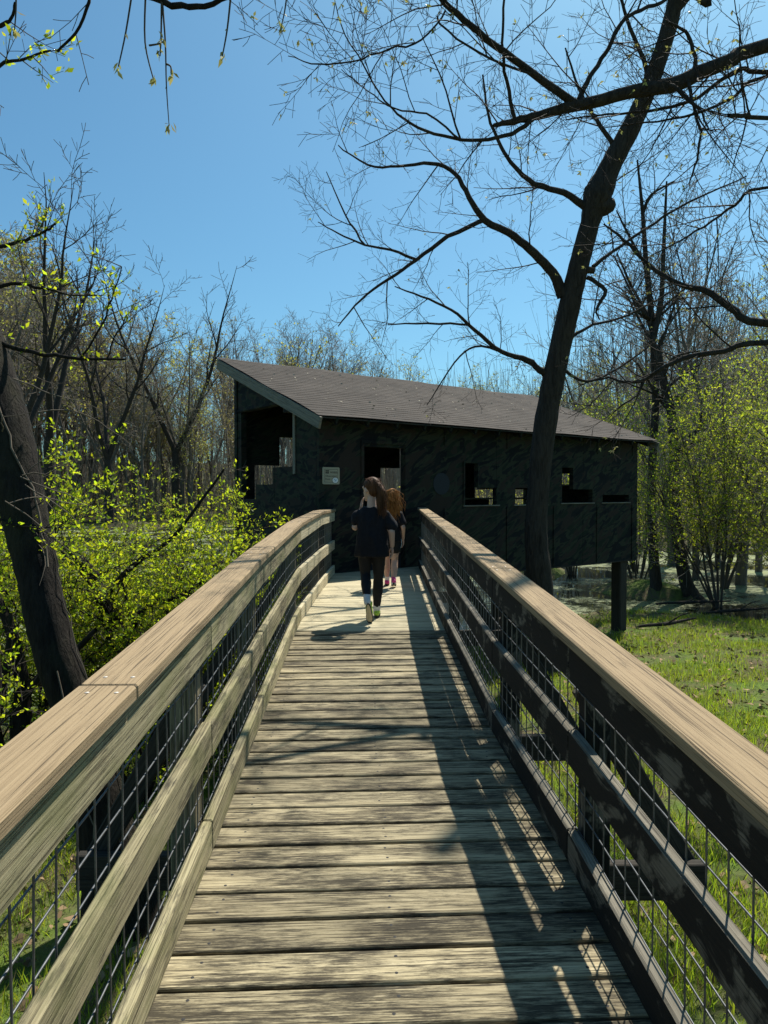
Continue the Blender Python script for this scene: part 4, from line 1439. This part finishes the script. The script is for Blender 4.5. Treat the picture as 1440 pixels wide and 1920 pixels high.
# slender bare trees nearer on the right, against the sky
ORD = ['first', 'second', 'third', 'fourth', 'fifth', 'sixth', 'seventh', 'eighth', 'ninth', 'tenth']
RB = [(1185, 30, 470), (1225, 27, 380), (1262, 31, 330), (1305, 26, 300), (1350, 30, 370), (1390, 24, 330), (1425, 28, 300), (1470, 25, 260), (1145, 34, 520), (1330, 36, 430)]
for i, (px, d, t) in enumerate(RB):
    lab = '%s slender bare tree against the sky right of the leaning trunk, counted from the left' % ORD[sorted(q[0] for q in RB).index(px)]
    far_tree(px, d, t, 'bare', (0, 3, 1)[i % 3], lab, 'slender bare trees on the right', 'slender_tree', bark='bark_far', twig='twig_grey')

# two near trunks rising from the edge of the duckweed, right of the blind
T1 = [(1236, 1135, 21, 34), (1232, 1115, 21, 24), (1226, 1040, 21, 18), (1221, 940, 21, 16), (1224, 850, 21, 15), (1229, 760, 21, 14), (1227, 680, 21, 13), (1222, 600, 21, 12), (1212, 500, 21, 10), (1205, 400, 21, 7), (1195, 300, 21, 3)]
T2 = [(1312, 1142, 20.5, 46), (1298, 1118, 20.5, 30), (1283, 1080, 20.5, 25), (1270, 1000, 20.5, 22), (1265, 930, 20.5, 20), (1264, 850, 20.5, 18), (1258, 770, 20.5, 17), (1243, 710, 20.5, 15), (1233, 660, 20.5, 13), (1226, 640, 20.5, 10), (1240, 560, 20.5, 9), (1245, 450, 20.5, 7), (1250, 340, 20.5, 3)]
TWR = dict(TW, seg=[.6, .5, .35, .25, .2], rmin=.006, thick=.014, lmin=.25, n=[(8, 9), (6, 8), (4, 5), (0, 0), (0, 0)])
for nm_, T_px, lab, sd in (('marsh_tree', T1, 'straighter of two dark trunks at the water edge, nearer the blind', 61), ('marsh_tree', T2, 'curved dark trunk at the water edge with a flared foot, right of its straighter neighbour', 62)):
    b0 = W(*T_px[1][:3])
    lm_ = []
    rgx = random.Random(sd)
    for q in range(9):
        i = rgx.randint(5, len(T_px) - 2)
        a = T_px[i]
        s_ = rgx.choice((-1, 1))
        lm_.append(px_path([(a[0], a[1], a[2], 7), (a[0] + s_ * rgx.uniform(15, 40), a[1] - rgx.uniform(10, 60), a[2] + rgx.uniform(-.6, .6), 5), (a[0] + s_ * rgx.uniform(40, 90), a[1] - rgx.uniform(50, 130), a[2] + rgx.uniform(-1, 1), 2.5)]))
    skeleton_tree(nm_, (b0.x, b0.y, ground_z(b0.x, b0.y)), lab, px_path(T_px), lm_, sd, 'bark', 'twig', P=TWR, per_m=2.6, tw_len=1.6, group='dark trunks at the water edge', sides=10)

# leafing bushes on the right bank
BP = dict(seg=[.45, .35, .25, .2], wander=[.06, .10, .13, .13], trop=[.01, .02, .02, .02], tip=[.25, .3, .35, .4], n=[(15, 18), (8, 10), (5, 7), (0, 0)], t0=[.18, .12, .1, .1], ang=[(22, 55), (25, 60), (25, 60), (30, 60)],
          ratio=[.38, .48, .5, .5], short=.4, thick=.009, lmin=.18, rmin=.004, max=3, leaf_lvl=2)
BUSH = [(9.2, 19.3, 6.6, 'leafy bush nearest the curved trunk on the right bank'), (10.8, 18.2, 7.0, 'many-stemmed leafy bush at the right edge of the bank'), (8.6, 24.0, 6.8, 'leafy bush standing behind the curved trunk'),
        (11.0, 23.0, 7.6, 'tall leafy bush filling the right edge behind the others'), (12.8, 21.0, 7.2, 'leafy bush half cut off by the right edge'), (7.2, 27.0, 6.0, 'leafy bush seen between the two dark trunks'), (10.0, 28.0, 7.5, 'pale leafy bush farthest back on the right')]
for i, (x, yv, hh, lab) in enumerate(BUSH):
    shrub('bank_bush', lab, sh(x, yv), 6, 300 + i, .075, 2, .75, 'leaf_bush', BP, group='leafing bushes on the right bank', twm='twig_grey', spread=.42, length=(hh * .6, hh), rad=.05)

# bare understorey stems: an uncountable thicket at the foot of the far wood
gen = np.random.default_rng(12)
tb = Tubes()
rt = random.Random(4)
for i in range(7000):
    px = rt.uniform(-250, 1700)
    d = rt.uniform(74, 130) if px < 1050 else rt.uniform(40, 110)
    x = from_px(px, d)
    z = max(ground_z(x, d), WATER_Z)
    hgt = rt.uniform(3, 12) if rt.random() < .6 else rt.uniform(10, 19)
    lx_, ly_ = rt.gauss(0, .13) * hgt, rt.gauss(0, .1) * hgt
    r0 = rt.uniform(.018, .045)
    p0 = Vector((x, d, z - .1)); p1 = Vector((x + lx_ * .5 + rt.gauss(0, .15), d + ly_ * .4, z + hgt * .55)); p2 = Vector((x + lx_, d + ly_, z + hgt))
    tb.add([p0, p1, p2], [r0, r0 * .8, r0 * .4], 3)
    for b_ in range(5):
        t_ = rt.uniform(.25, .9)
        q = p0.lerp(p2, t_)
        tb.add([q, q + Vector((rt.gauss(0, .5), rt.gauss(0, .4), rt.uniform(.3, 1.3)))], [r0 * .5, r0 * .25], 3)
th = obj('understorey', tb.mesh('understorey'), MATS['twig_grey'])
tag(th, 'grey tangle of thin bare stems at the foot of the far wood', 'thicket', kind='stuff')
# low young green growth at the foot of the wood and on the marsh
C = []
for i in range(52000):
    px = rt.uniform(-260, 1720)
    d = rt.uniform(66, 125) if px < 1050 else rt.uniform(36, 95)
    x = from_px(px, d)
    f_ = mnoise.noise(Vector((x * .12, d * .12, 5)))
    if f_ < -.05: continue
    z = max(ground_z(x, d), WATER_Z)
    C.append((x, d, z + abs(rt.gauss(0, 1)) * (1.2 + 2.2 * max(0, f_))))
ug = obj('undergrowth', leaf_mesh('undergrowth', C, .26, gen, wid=.6), MATS['leaf_far'])
tag(ug, 'low young green growth along the foot of the far wood', 'undergrowth', kind='stuff')

# ------------------------------------------------------------------ grass and litter on the banks
gen = np.random.default_rng(21)
N = 340000
u_ = gen.random(N)
yy = 1.2 + (20 - 1.2) * u_ ** 1.55
side = gen.random(N) < .34
half = np.where(side, -1, 1)
xx = np.where(side, -.45 - gen.random(N) * (.2 + yy * .62), .35 + gen.random(N) * (.3 + yy * .60))
keep = []
zz = np.zeros(N)
dens = np.zeros(N)
for i in range(N):
    x, yv = xx[i], yy[i]
    zg = ground_z(x, yv)
    zz[i] = zg
    f_ = mnoise.noise(Vector((x * .9, yv * .9, 1))) + .6 * mnoise.noise(Vector((x * 2.7, yv * 2.7, 6)))
    if zg > WATER_Z + .02 and f_ > -.42 + gen.random() * .5: keep.append(i)
keep = np.array(keep)
C = np.stack([xx[keep], yy[keep], zz[keep] - .005], 1)
A = gen.normal(size=(len(keep), 3)) * .45
A[:, 2] = np.abs(A[:, 2]) + .8
sz = gen.uniform(.04, .115, len(keep)) * (1 + .02 * yy[keep])
gr = obj('grass', leaf_mesh('grass', C, sz, gen, A=A, wid=.06, flop=.3), MATS['grass_blade'])
gr.data.materials.append(MATS['grass_dry'])
gr.data.polygons.foreach_set('material_index', (gen.random(len(keep)) < .14).astype(np.int32))
tag(gr, 'short green grass growing on both banks beside the bridge', 'grass', kind='stuff')
n = 14000
lx_ = gen.uniform(-9, 13, n); ly_ = 1 + gen.random(n) ** 1.4 * 17
C = np.array([(a, b, ground_z(a, b) + .035) for a, b in zip(lx_, ly_)])
C = C[C[:, 2] > WATER_Z + .03]
A = gen.normal(size=(len(C), 3)); A[:, 2] *= .25
dl = obj('leaf_litter', leaf_mesh('leaf_litter', C, .085, gen, A=A, wid=.6), MATS['dead_leaf'])
tag(dl, 'brown dead leaves lying in the grass of both banks', 'leaf litter', kind='stuff')
# fallen sticks on the right bank
for i, (a, b, c_, lab) in enumerate((((1195, 1212, 15), (1250, 1208, 15), (1305, 1205, 15.2), 'thin fallen stick lying in the grass right of the stilt'), ((1230, 1135, 19.5), (1290, 1128, 19.3), (1370, 1132, 19.0), 'fallen branch at the foot of the curved trunk'), ((1320, 1150, 18), (1385, 1142, 18), (1440, 1150, 17.8), 'fallen branch under the bushes at the right edge'))):
    t3 = Tubes()
    pts, rr = smooth_poly([(W(*a) + Vector((0, 0, .02)), .03), (W(*b), .045), (W(*c_), .015)], 4)
    pts = [Vector((p.x, p.y, max(ground_z(p.x, p.y), WATER_Z) + .05 + .02 * k_)) for k_, p in enumerate(pts)]
    t3.add(pts, rr, 6)
    q = pts[4]
    t3.add([q, q + Vector((.25, -.1, .2)), q + Vector((.55, -.1, .28))], [.02, .014, .005], 5)
    tag(obj('fallen_branch', t3.mesh('fallen_branch'), MATS['bark']), lab, 'branch', 'fallen branches on the right bank')


# ------------------------------------------------------------------ people
def bm_capsule(bm, p0, r0, p1, r1, seg=14, rings=5, flat=None):
    """tapered capsule; flat=(axis Vector, factor) squeezes the section"""
    p0, p1 = Vector(p0), Vector(p1)
    ax = (p1 - p0)
    L = ax.length
    ax = ax.normalized() if L > 1e-6 else Vector((0, 0, 1))
    a = ax.orthogonal().normalized()
    if flat:
        a = (flat[0] - ax * flat[0].dot(ax)).normalized()
    b = ax.cross(a)
    rows = []
    for k in range(rings + 1):
        t = -math.pi / 2 + (math.pi / 2) * k / rings
        rows.append((p0 + ax * (r0 * math.sin(t)), r0 * math.cos(t)))
    for k in range(rings + 1):
        t = (math.pi / 2) * k / rings
        rows.append((p1 + ax * (r1 * math.sin(t)), r1 * math.cos(t)))
    fl = flat[1] if flat else 1.0
    vr = []
    for c, r in rows:
        r = max(r, 1e-4)
        vr.append([bm.verts.new(c + (a * math.cos(2 * math.pi * q / seg) * fl + b * math.sin(2 * math.pi * q / seg)) * r) for q in range(seg)])
    for u, v in zip(vr, vr[1:]):
        for q in range(seg):
            bm.faces.new((u[q], u[(q + 1) % seg], v[(q + 1) % seg], v[q]))
    bm.faces.new(vr[0][::-1])
    bm.faces.new(vr[-1])


def bm_loft(bm, rings, seg=24):
    """rings: (centre, rx, ry[, tilt]) stacked in z"""
    vr = []
    for c, rx, ry in rings:
        c = Vector(c)
        vr.append([bm.verts.new(c + Vector((math.cos(2 * math.pi * q / seg) * rx, math.sin(2 * math.pi * q / seg) * ry, 0))) for q in range(seg)])
    for u, v in zip(vr, vr[1:]):
        for q in range(seg):
            bm.faces.new((u[q], u[(q + 1) % seg], v[(q + 1) % seg], v[q]))
    bm.faces.new(vr[0][::-1])
    bm.faces.new(vr[-1])


def bm_ellipsoid(bm, c, r, rot=None):
    M = Matrix.Translation(c) @ (rot.to_4x4() if rot else Matrix.Identity(4)) @ Matrix.Diagonal((*r, 1))
    bmesh.ops.create_uvsphere(bm, u_segments=20, v_segments=14, radius=1, matrix=M)


def remeshed(bm, name, voxel, smooth=6, wrinkle=0.0, wsize=.06, seed=0):
    bmesh.ops.recalc_face_normals(bm, faces=bm.faces)
    me = bpy.data.meshes.new(name)
    bm.to_mesh(me)
    bm.free()
    o = bpy.data.objects.new(name + '_tmp', me)
    COL.objects.link(o)
    r = o.modifiers.new('r', 'REMESH')
    r.mode = 'VOXEL'
    r.voxel_size = voxel
    r.use_smooth_shade = True
    s = o.modifiers.new('s', 'SMOOTH')
    s.factor = .5
    s.iterations = smooth
    bpy.context.view_layer.update()
    m2 = bpy.data.meshes.new_from_object(o.evaluated_get(bpy.context.evaluated_depsgraph_get()))
    bpy.data.objects.remove(o)
    m2.name = name
    if wrinkle:
        co = np.zeros(len(m2.vertices) * 3, np.float32)
        no = np.zeros(len(m2.vertices) * 3, np.float32)
        m2.vertices.foreach_get('co', co)
        m2.vertex_normals.foreach_get('vector', no)
        co = co.reshape(-1, 3); no = no.reshape(-1, 3)
        for i, p in enumerate(co):
            f_ = mnoise.noise(Vector((p[0] / wsize, p[1] / wsize, p[2] / wsize * .45 + seed)))
            co[i] += no[i] * (abs(f_) * -1.0 + .25) * wrinkle
        m2.vertices.foreach_set('co', co.ravel())
    m2.polygons.foreach_set('use_smooth', np.ones(len(m2.polygons), dtype=bool))
    m2.update()
    return m2


def hand(bm, wrist, d, palm_n, scale, curl, thumb_side):
    """palm, four fingers, thumb; d points to the fingertips, palm_n out of the palm"""
    d = Vector(d).normalized()
    n = Vector(palm_n)
    n = (n - d * n.dot(d)).normalized()
    s = d.cross(n) * thumb_side
    w = Vector(wrist)
    L = .15 * scale
    pc = w + d * L * .26
    bm_capsule(bm, w + d * L * .02, .020 * scale, w + d * L * .42, .027 * scale, 10, 4, (n, .48))
    for k, (o_, ln) in enumerate(((.021, .40), (.007, .46), (-.007, .43), (-.020, .33))):
        b = w + d * L * .50 + s * o_ * scale
        c1, c2, c3 = curl * .5, curl * 1.1, curl * 1.6
        q = b
        r = .0072 * scale
        for ang, part in ((c1, .42), (c2, .33), (c3, .25)):
            dd = d * math.cos(ang) + n * math.sin(ang)
            q2 = q + dd * (L * ln * part)
            bm_capsule(bm, q, r, q2, r * .92, 8, 3)
            q = q2
            r *= .92
    t0_ = w + d * L * .16 + s * .022 * scale
    t1_ = t0_ + (d * .7 + s * .6 + n * .35).normalized() * L * .22
    t2_ = t1_ + (d * .9 + s * .15 + n * .4).normalized() * L * .19
    bm_capsule(bm, t0_, .0105 * scale, t1_, .0088 * scale, 8, 3)
    bm_capsule(bm, t1_, .0088 * scale, t2_, .0072 * scale, 8, 3)


def head(bm, c, yaw, pitch=0, s=1.0):
    R = Matrix.Rotation(yaw, 3, 'Z') @ Matrix.Rotation(pitch, 3, 'X')
    f = lambda x, y_, z: Vector(c) + R @ (Vector((x, y_, z)) * s)
    bm_ellipsoid(bm, f(0, -.008, .022), (.072 * s, .088 * s, .086 * s), R)
    bm_ellipsoid(bm, f(0, .022, -.030), (.056 * s, .062 * s, .072 * s), R)
    bm_capsule(bm, f(0, .070, -.088), .018 * s, f(0, .058, -.078), .03 * s, 10, 4)          # chin
    bm_capsule(bm, f(0, .080, .012), .009 * s, f(0, .096, -.022), .0125 * s, 8, 4)          # nose
    bm_capsule(bm, f(-.016, .078, -.052), .009 * s, f(.016, .078, -.052), .009 * s, 8, 4)   # lips
    for sd in (-1, 1):
        bm_capsule(bm, f(sd * .015, .076, .026), .010 * s, f(sd * .042, .066, .026), .009 * s, 8, 3)   # brow
        bm_ellipsoid(bm, f(sd * .072, -.004, -.006), (.009 * s, .018 * s, .029 * s), R)               # ear
    return f, R


def shoe(name, parent, M, L, mat, solemat, PM):
    """toe towards +y, heel at -y, sole at z=0, in frame M"""
    bm = bmesh.new()
    bm_capsule(bm, (0, -L * .34, .036), .030, (0, L * .05, .034), .034, 14, 5)
    bm_capsule(bm, (0, L * .05, .030), .033, (.004, L * .34, .022), .026, 14, 5)
    bm_capsule(bm, (0, -L * .30, .05), .030, (0, -L * .24, .085), .032, 14, 5)
    for v in bm.verts:
        if v.co.z < .008: v.co.z = .008
    o = obj(name, remeshed(bm, name, .0055, 4), MATS[mat], parent, PM @ M)
    N = 22
    top, bot = [], []
    for q in range(N):
        a = 2 * math.pi * q / N
        yv = math.sin(a) * L * .5
        wdt = .030 + .008 * math.sin(a) - .006 * math.exp(-((yv + .01) / .04) ** 2)
        top.append((math.cos(a) * wdt * 1.15, yv + L * .02, .014 + .012 * max(0, math.sin(a)) ** 3))
        bot.append((math.cos(a) * wdt * 1.08, yv + L * .02, -.010 + .014 * max(0, math.sin(a)) ** 3))
    V = top + bot
    Fc = [list(range(N)), list(range(2 * N - 1, N - 1, -1))] + [[i, i + N, (i + 1) % N + N, (i + 1) % N] for i in range(N)]
    so = obj('sole', mesh_py('sole', V, Fc), MATS['sole_dark'], o, PM @ M)
    tv = [(x * .84, y_ * .9, z - .0025) for x, y_, z in bot]
    obj('tread', mesh_py('tread', tv, [list(range(N - 1, -1, -1))]), MATS[solemat], o, PM @ M)
    return o


def strands(name, parent, roots, PM, mat, rg, rad=.0022, seg=12):
    tb = Tubes()
    for p, d, L, curl, grav in roots:
        p, d = Vector(p), Vector(d).normalized()
        pts = [p]
        ph = rg.uniform(0, 6.28)
        fr = rg.uniform(.7, 1.4)
        for q in range(seg):
            d = (d + Vector((rg.gauss(0, .05), rg.gauss(0, .05), -grav))).normalized()
            p = p + d * (L / seg)
            pts.append(p + Vector((math.cos(ph + q * fr), math.sin(ph + q * fr), 0)) * curl)
        tb.add(pts, list(np.linspace(rad, rad * .5, seg + 1)), 4)
    return obj(name, tb.mesh(name), MATS[mat], parent, PM)


def foot_frame(heel, toe, sole_n):
    y_ = (Vector(toe) - Vector(heel)).normalized()
    z_ = Vector(sole_n)
    z_ = (z_ - y_ * z_.dot(y_)).normalized()
    x_ = y_.cross(z_)
    M = Matrix((x_, y_, z_)).transposed().to_4x4()
    M.translation = (Vector(heel) + Vector(toe)) / 2
    return M


# nearer person: ponytail, black T-shirt, black leggings, lime shoes
pp = empty('person', (-.115, 6.62, FLAT_Z), 'person with brown ponytail in black T-shirt and leggings, lifting one lime-green shoe', 'person', 'people walking to the blind')
PM = WM[pp.name]
bm = bmesh.new()
f1, R1 = head(bm, (-.005, .01, 1.225), math.radians(42), math.radians(-4))
bm_capsule(bm, (0, -.012, 1.02), .046, (0, .0, 1.15), .040)
bm_loft(bm, [((0, 0, .62), .105, .07), ((0, 0, .70), .11, .075), ((0, .0, .82), .095, .065), ((0, 0, .93), .105, .065), ((0, 0, 1.00), .115, .058), ((0, -.005, 1.05), .065, .045)])
# right arm hanging
sh_, el_, wr_ = (.118, 0, .985), (.185, -.03, .835), (.192, .015, .70)
bm_capsule(bm, sh_, .034, el_, .031); bm_capsule(bm, el_, .031, wr_, .021)
hand(bm, wr_, (.0, .10, -1), (-1, -.2, 0), .95, .45, 1)
# left arm folded up to the face
sl_, elb, wrl = (-.118, 0, .985), (-.155, .02, .875), (-.105, .120, 1.03)
bm_capsule(bm, sl_, .034, elb, .033); bm_capsule(bm, elb, .033, wrl, .021)
hand(bm, wrl, (.12, -.02, 1), (.9, -.3, 0), .9, .35, -1)
# legs
HR, KR, AR = (.068, 0, .70), (.062, .10, .385), (.045, .135, .085)
HL, KL, AL = (-.068, 0, .70), (-.060, .055, .43), (-.040, -.15, .225)
bm_capsule(bm, HR, .062, KR, .036); bm_capsule(bm, KR, .037, AR, .024)
bm_capsule(bm, HL, .062, KL, .036); bm_capsule(bm, KL, .037, AL, .024)
obj('body', remeshed(bm, 'body', .0048, 3), MATS['skin'], pp, PM)
bm = bmesh.new()
bm_loft(bm, [((0, -.004, .60), .158, .104), ((0, -.004, .62), .160, .108), ((0, -.004, .72), .146, .102), ((0, -.006, .84), .134, .096), ((0, -.006, .94), .140, .092), ((0, -.004, 1.00), .142, .080), ((0, -.004, 1.04), .115, .068), ((0, -.004, 1.065), .07, .055)], 28)
bm_capsule(bm, (.122, 0, .985), .056, (.172, -.02, .905), .054)
bm_capsule(bm, (.172, -.02, .905), .054, (.184, -.014, .890), .056)
bm_capsule(bm, (-.122, 0, .985), .056, (-.142, .015, .935), .054)
obj('shirt', remeshed(bm, 'shirt', .007, 2, .024, .085, 3), MATS['shirt_black'], pp, PM)
bm = bmesh.new()
bm_loft(bm, [((0, 0, .60), .128, .095), ((0, 0, .70), .132, .098), ((0, 0, .76), .125, .09)])
for h_, k_, a_ in ((HR, KR, AR), (HL, KL, AL)):
    h_, k_, a_ = Vector(h_), Vector(k_), Vector(a_)
    bm_capsule(bm, h_, .076, k_, .048)
    bm_capsule(bm, k_, .048, k_.lerp(a_, .4), .050)
    bm_capsule(bm, k_.lerp(a_, .4), .050, k_.lerp(a_, .90), .034)
obj('leggings', remeshed(bm, 'leggings', .007, 4, .006, .05, 9), MATS['legging_black'], pp, PM)
for kk, a_ in ((KR, AR), (KL, AL)):
    kk, a_ = Vector(kk), Vector(a_)
    bm = bmesh.new()
    bm_capsule(bm, kk.lerp(a_, .88), .035, a_.lerp(kk, -.14), .032)
    obj('sock', remeshed(bm, 'sock', .006, 2), MATS['sock_white'], pp, PM)
shoe('shoe', pp, foot_frame((-.030, -.205, .190), (-.012, -.145, .008), (.05, 1, .35)), .215, 'shoe_lime', 'sole_tan', PM)
shoe('shoe', pp, foot_frame((.045, .09, .012), (.050, .30, .012), (0, 0, 1)), .215, 'shoe_lime', 'sole_tan', PM)
# hair: cap, ponytail core and strands
bm = bmesh.new()
bm_ellipsoid(bm, f1(0, -.018, .034), (.079, .092, .084), R1)
bm_ellipsoid(bm, f1(0, -.05, -.01), (.066, .055, .062), R1)
bmesh.ops.bisect_plane(bm, geom=bm.verts[:] + bm.edges[:] + bm.faces[:], plane_co=f1(0, .045, .055), plane_no=R1 @ Vector((0, .85, -.5)), clear_outer=True)
bmesh.ops.holes_fill(bm, edges=bm.edges[:])
hair_o = obj('hair', remeshed(bm, 'hair', .006, 3, .004, .02, 2), MATS['hair_brown'], pp, PM)
tie = f1(.0, -.105, .030)
bm = bmesh.new()
bm_capsule(bm, f1(0, -.085, .028), .030, tie, .026)
bm_capsule(bm, tie, .030, tie + Vector((.03, -.035, -.06)), .040)
bm_capsule(bm, tie + Vector((.03, -.035, -.06)), .040, tie + Vector((.02, -.03, -.17)), .036)
bm_capsule(bm, tie + Vector((.02, -.03, -.17)), .034, tie + Vector((.015, -.02, -.26)), .012)
obj('ponytail', remeshed(bm, 'ponytail', .006, 3, .01, .03, 4), MATS['hair_brown'], hair_o, PM)
rh = random.Random(66)
strands('ponytail_strands', hair_o, [(tie + Vector((rh.gauss(0, .012), rh.gauss(0, .012), rh.gauss(0, .012))), Vector((rh.gauss(.28, .13), rh.gauss(-.30, .12), rh.gauss(-.25, .15))), rh.uniform(.16, .30), .002, rh.uniform(.3, .5)) for q in range(260)], PM, 'hair_brown', rh, .0024)
strands('hair_strands', hair_o, [(f1(rh.uniform(-.06, .06), rh.uniform(-.05, .04), .108 - rh.uniform(0, .02)), R1 @ Vector((rh.gauss(0, .3), -1, .1)), rh.uniform(.06, .13), .001, .12) for q in range(70)], PM, 'hair_brown', rh, .0018)

# farther person: loose red-brown curls, dark shirt and shorts, pink shoes
p2 = empty('person', (.075, 8.95, FLAT_Z), 'smaller person ahead with loose red-brown curly hair, dark shorts and pink shoes', 'person', 'people walking to the blind')
PM = WM[p2.name]
k9 = .92
bm = bmesh.new()
f2, R2 = head(bm, (.03, .02, 1.125), math.radians(-6), math.radians(-6), .97)
bm_capsule(bm, (.01, -.012, .94), .042, (.02, .0, 1.05), .038)
bm_loft(bm, [((0, 0, .57), .11, .08), ((0, 0, .65), .115, .085), ((0, 0, .76), .098, .072), ((0, 0, .87), .112, .075), ((0, 0, .93), .115, .065), ((0, -.005, .975), .065, .048)])
for sd, el2, wr2 in ((1, (.165, -.04, .76), (.17, .03, .62)), (-1, (-.16, .03, .76), (-.14, .10, .64))):
    bm_capsule(bm, (sd * .128, 0, .93), .036, el2, .028); bm_capsule(bm, el2, .028, wr2, .019)
    hand(bm, wr2, (0, .15, -1), (-sd, -.2, 0), .88, .4, sd)
HR, KR, AR = (.062, 0, .62), (.060, .035, .345), (.045, -.075, .095)
HL, KL, AL = (-.062, 0, .62), (-.045, .11, .36), (-.035, .15, .085)
for h_, k_, a_ in ((HR, KR, AR), (HL, KL, AL)):
    h_, k_, a_ = Vector(h_), Vector(k_), Vector(a_)
    bm_capsule(bm, h_, .068, k_, .043)
    bm_capsule(bm, k_, .043, k_.lerp(a_, .38), .046)
    bm_capsule(bm, k_.lerp(a_, .38), .046, a_, .026)
obj('body', remeshed(bm, 'body', .0055, 3), MATS['skin'], p2, PM)
bm = bmesh.new()
bm_loft(bm, [((0, -.004, .58), .145, .098), ((0, -.004, .66), .138, .098), ((0, -.006, .78), .128, .092), ((0, -.006, .87), .134, .09), ((0, -.004, .93), .135, .078), ((0, -.004, .965), .105, .062), ((0, -.004, .985), .062, .05)], 28)
for sd in (-1, 1): bm_capsule(bm, (sd * .116, 0, .915), .056, (sd * .152, -.015, .82), .058)
obj('shirt', remeshed(bm, 'shirt', .009, 3, .012, .07, 13), MATS['shirt_black'], p2, PM)
bm = bmesh.new()
bm_loft(bm, [((0, 0, .55), .122, .09), ((0, 0, .63), .124, .092), ((0, 0, .68), .118, .088)])
for h_, k_ in ((HR, KR), (HL, KL)): bm_capsule(bm, h_, .076, Vector(h_).lerp(Vector(k_), .45), .078)
sho = obj('shorts', remeshed(bm, 'shorts', .009, 3, .008, .06, 15), MATS['shorts_black'], p2, PM)
sv = []
for q in range(5):
    t = q / 4
    c = Vector((.128 + .012 * math.sin(t * 3.1), 0, .64 - t * .14))
    sv += [c + Vector((.004, -.030, 0)), c + Vector((.012, .0, 0))]
obj('side_stripe', mesh_py('side_stripe', sv, [[q * 2, q * 2 + 1, q * 2 + 3, q * 2 + 2] for q in range(4)]), MATS['stripe_white'], sho, PM)
for kk, a_ in ((KR, AR), (KL, AL)):
    kk, a_ = Vector(kk), Vector(a_)
    bm = bmesh.new()
    bm_capsule(bm, kk.lerp(a_, .88), .032, a_.lerp(kk, -.12), .031)
    obj('sock', remeshed(bm, 'sock', .006, 2), MATS['sock_white'], p2, PM)
shoe('shoe', p2, foot_frame((.045, -.125, .060), (.050, .05, .010), (0, .3, 1)), .195, 'shoe_pink', 'sole_tan', PM)
shoe('shoe', p2, foot_frame((-.035, .11, .012), (-.035, .30, .012), (0, 0, 1)), .195, 'shoe_pink', 'sole_tan', PM)
bm = bmesh.new()
bm_ellipsoid(bm, f2(0, -.02, .035), (.083, .092, .088), R2)
bm_ellipsoid(bm, f2(.012, -.06, -.05), (.095, .062, .095), R2)
bm_ellipsoid(bm, f2(.03, -.07, -.15), (.10, .05, .09), R2)
bmesh.ops.bisect_plane(bm, geom=bm.verts[:] + bm.edges[:] + bm.faces[:], plane_co=f2(0, .05, .05), plane_no=R2 @ Vector((0, .85, -.5)), clear_outer=True)
bmesh.ops.holes_fill(bm, edges=bm.edges[:])
h2 = obj('hair', remeshed(bm, 'hair', .007, 2, .02, .03, 21), MATS['hair_red'], p2, PM)
strands('hair_curls', h2, [(f2(rh.uniform(-.07, .075), rh.uniform(-.10, -.02), rh.uniform(-.06, .10)), R2 @ Vector((rh.gauss(.12, .5), rh.gauss(-.7, .3), rh.gauss(.1, .3))), rh.uniform(.12, .30), rh.uniform(.006, .013), rh.uniform(.2, .45)) for q in range(420)], PM, 'hair_red', rh, .0026, 16)

# masses too fine to pick apart stay one part each
for o in bpy.data.objects:
    if o.parent is not None and o.name.split('.')[0] in ('twigs', 'leaves', 'buds', 'crown', 'leafy_twigs', 'hanging_twigs', 'vines', 'ponytail_strands', 'hair_strands', 'hair_curls'):
        o['kind'] = 'stuff'
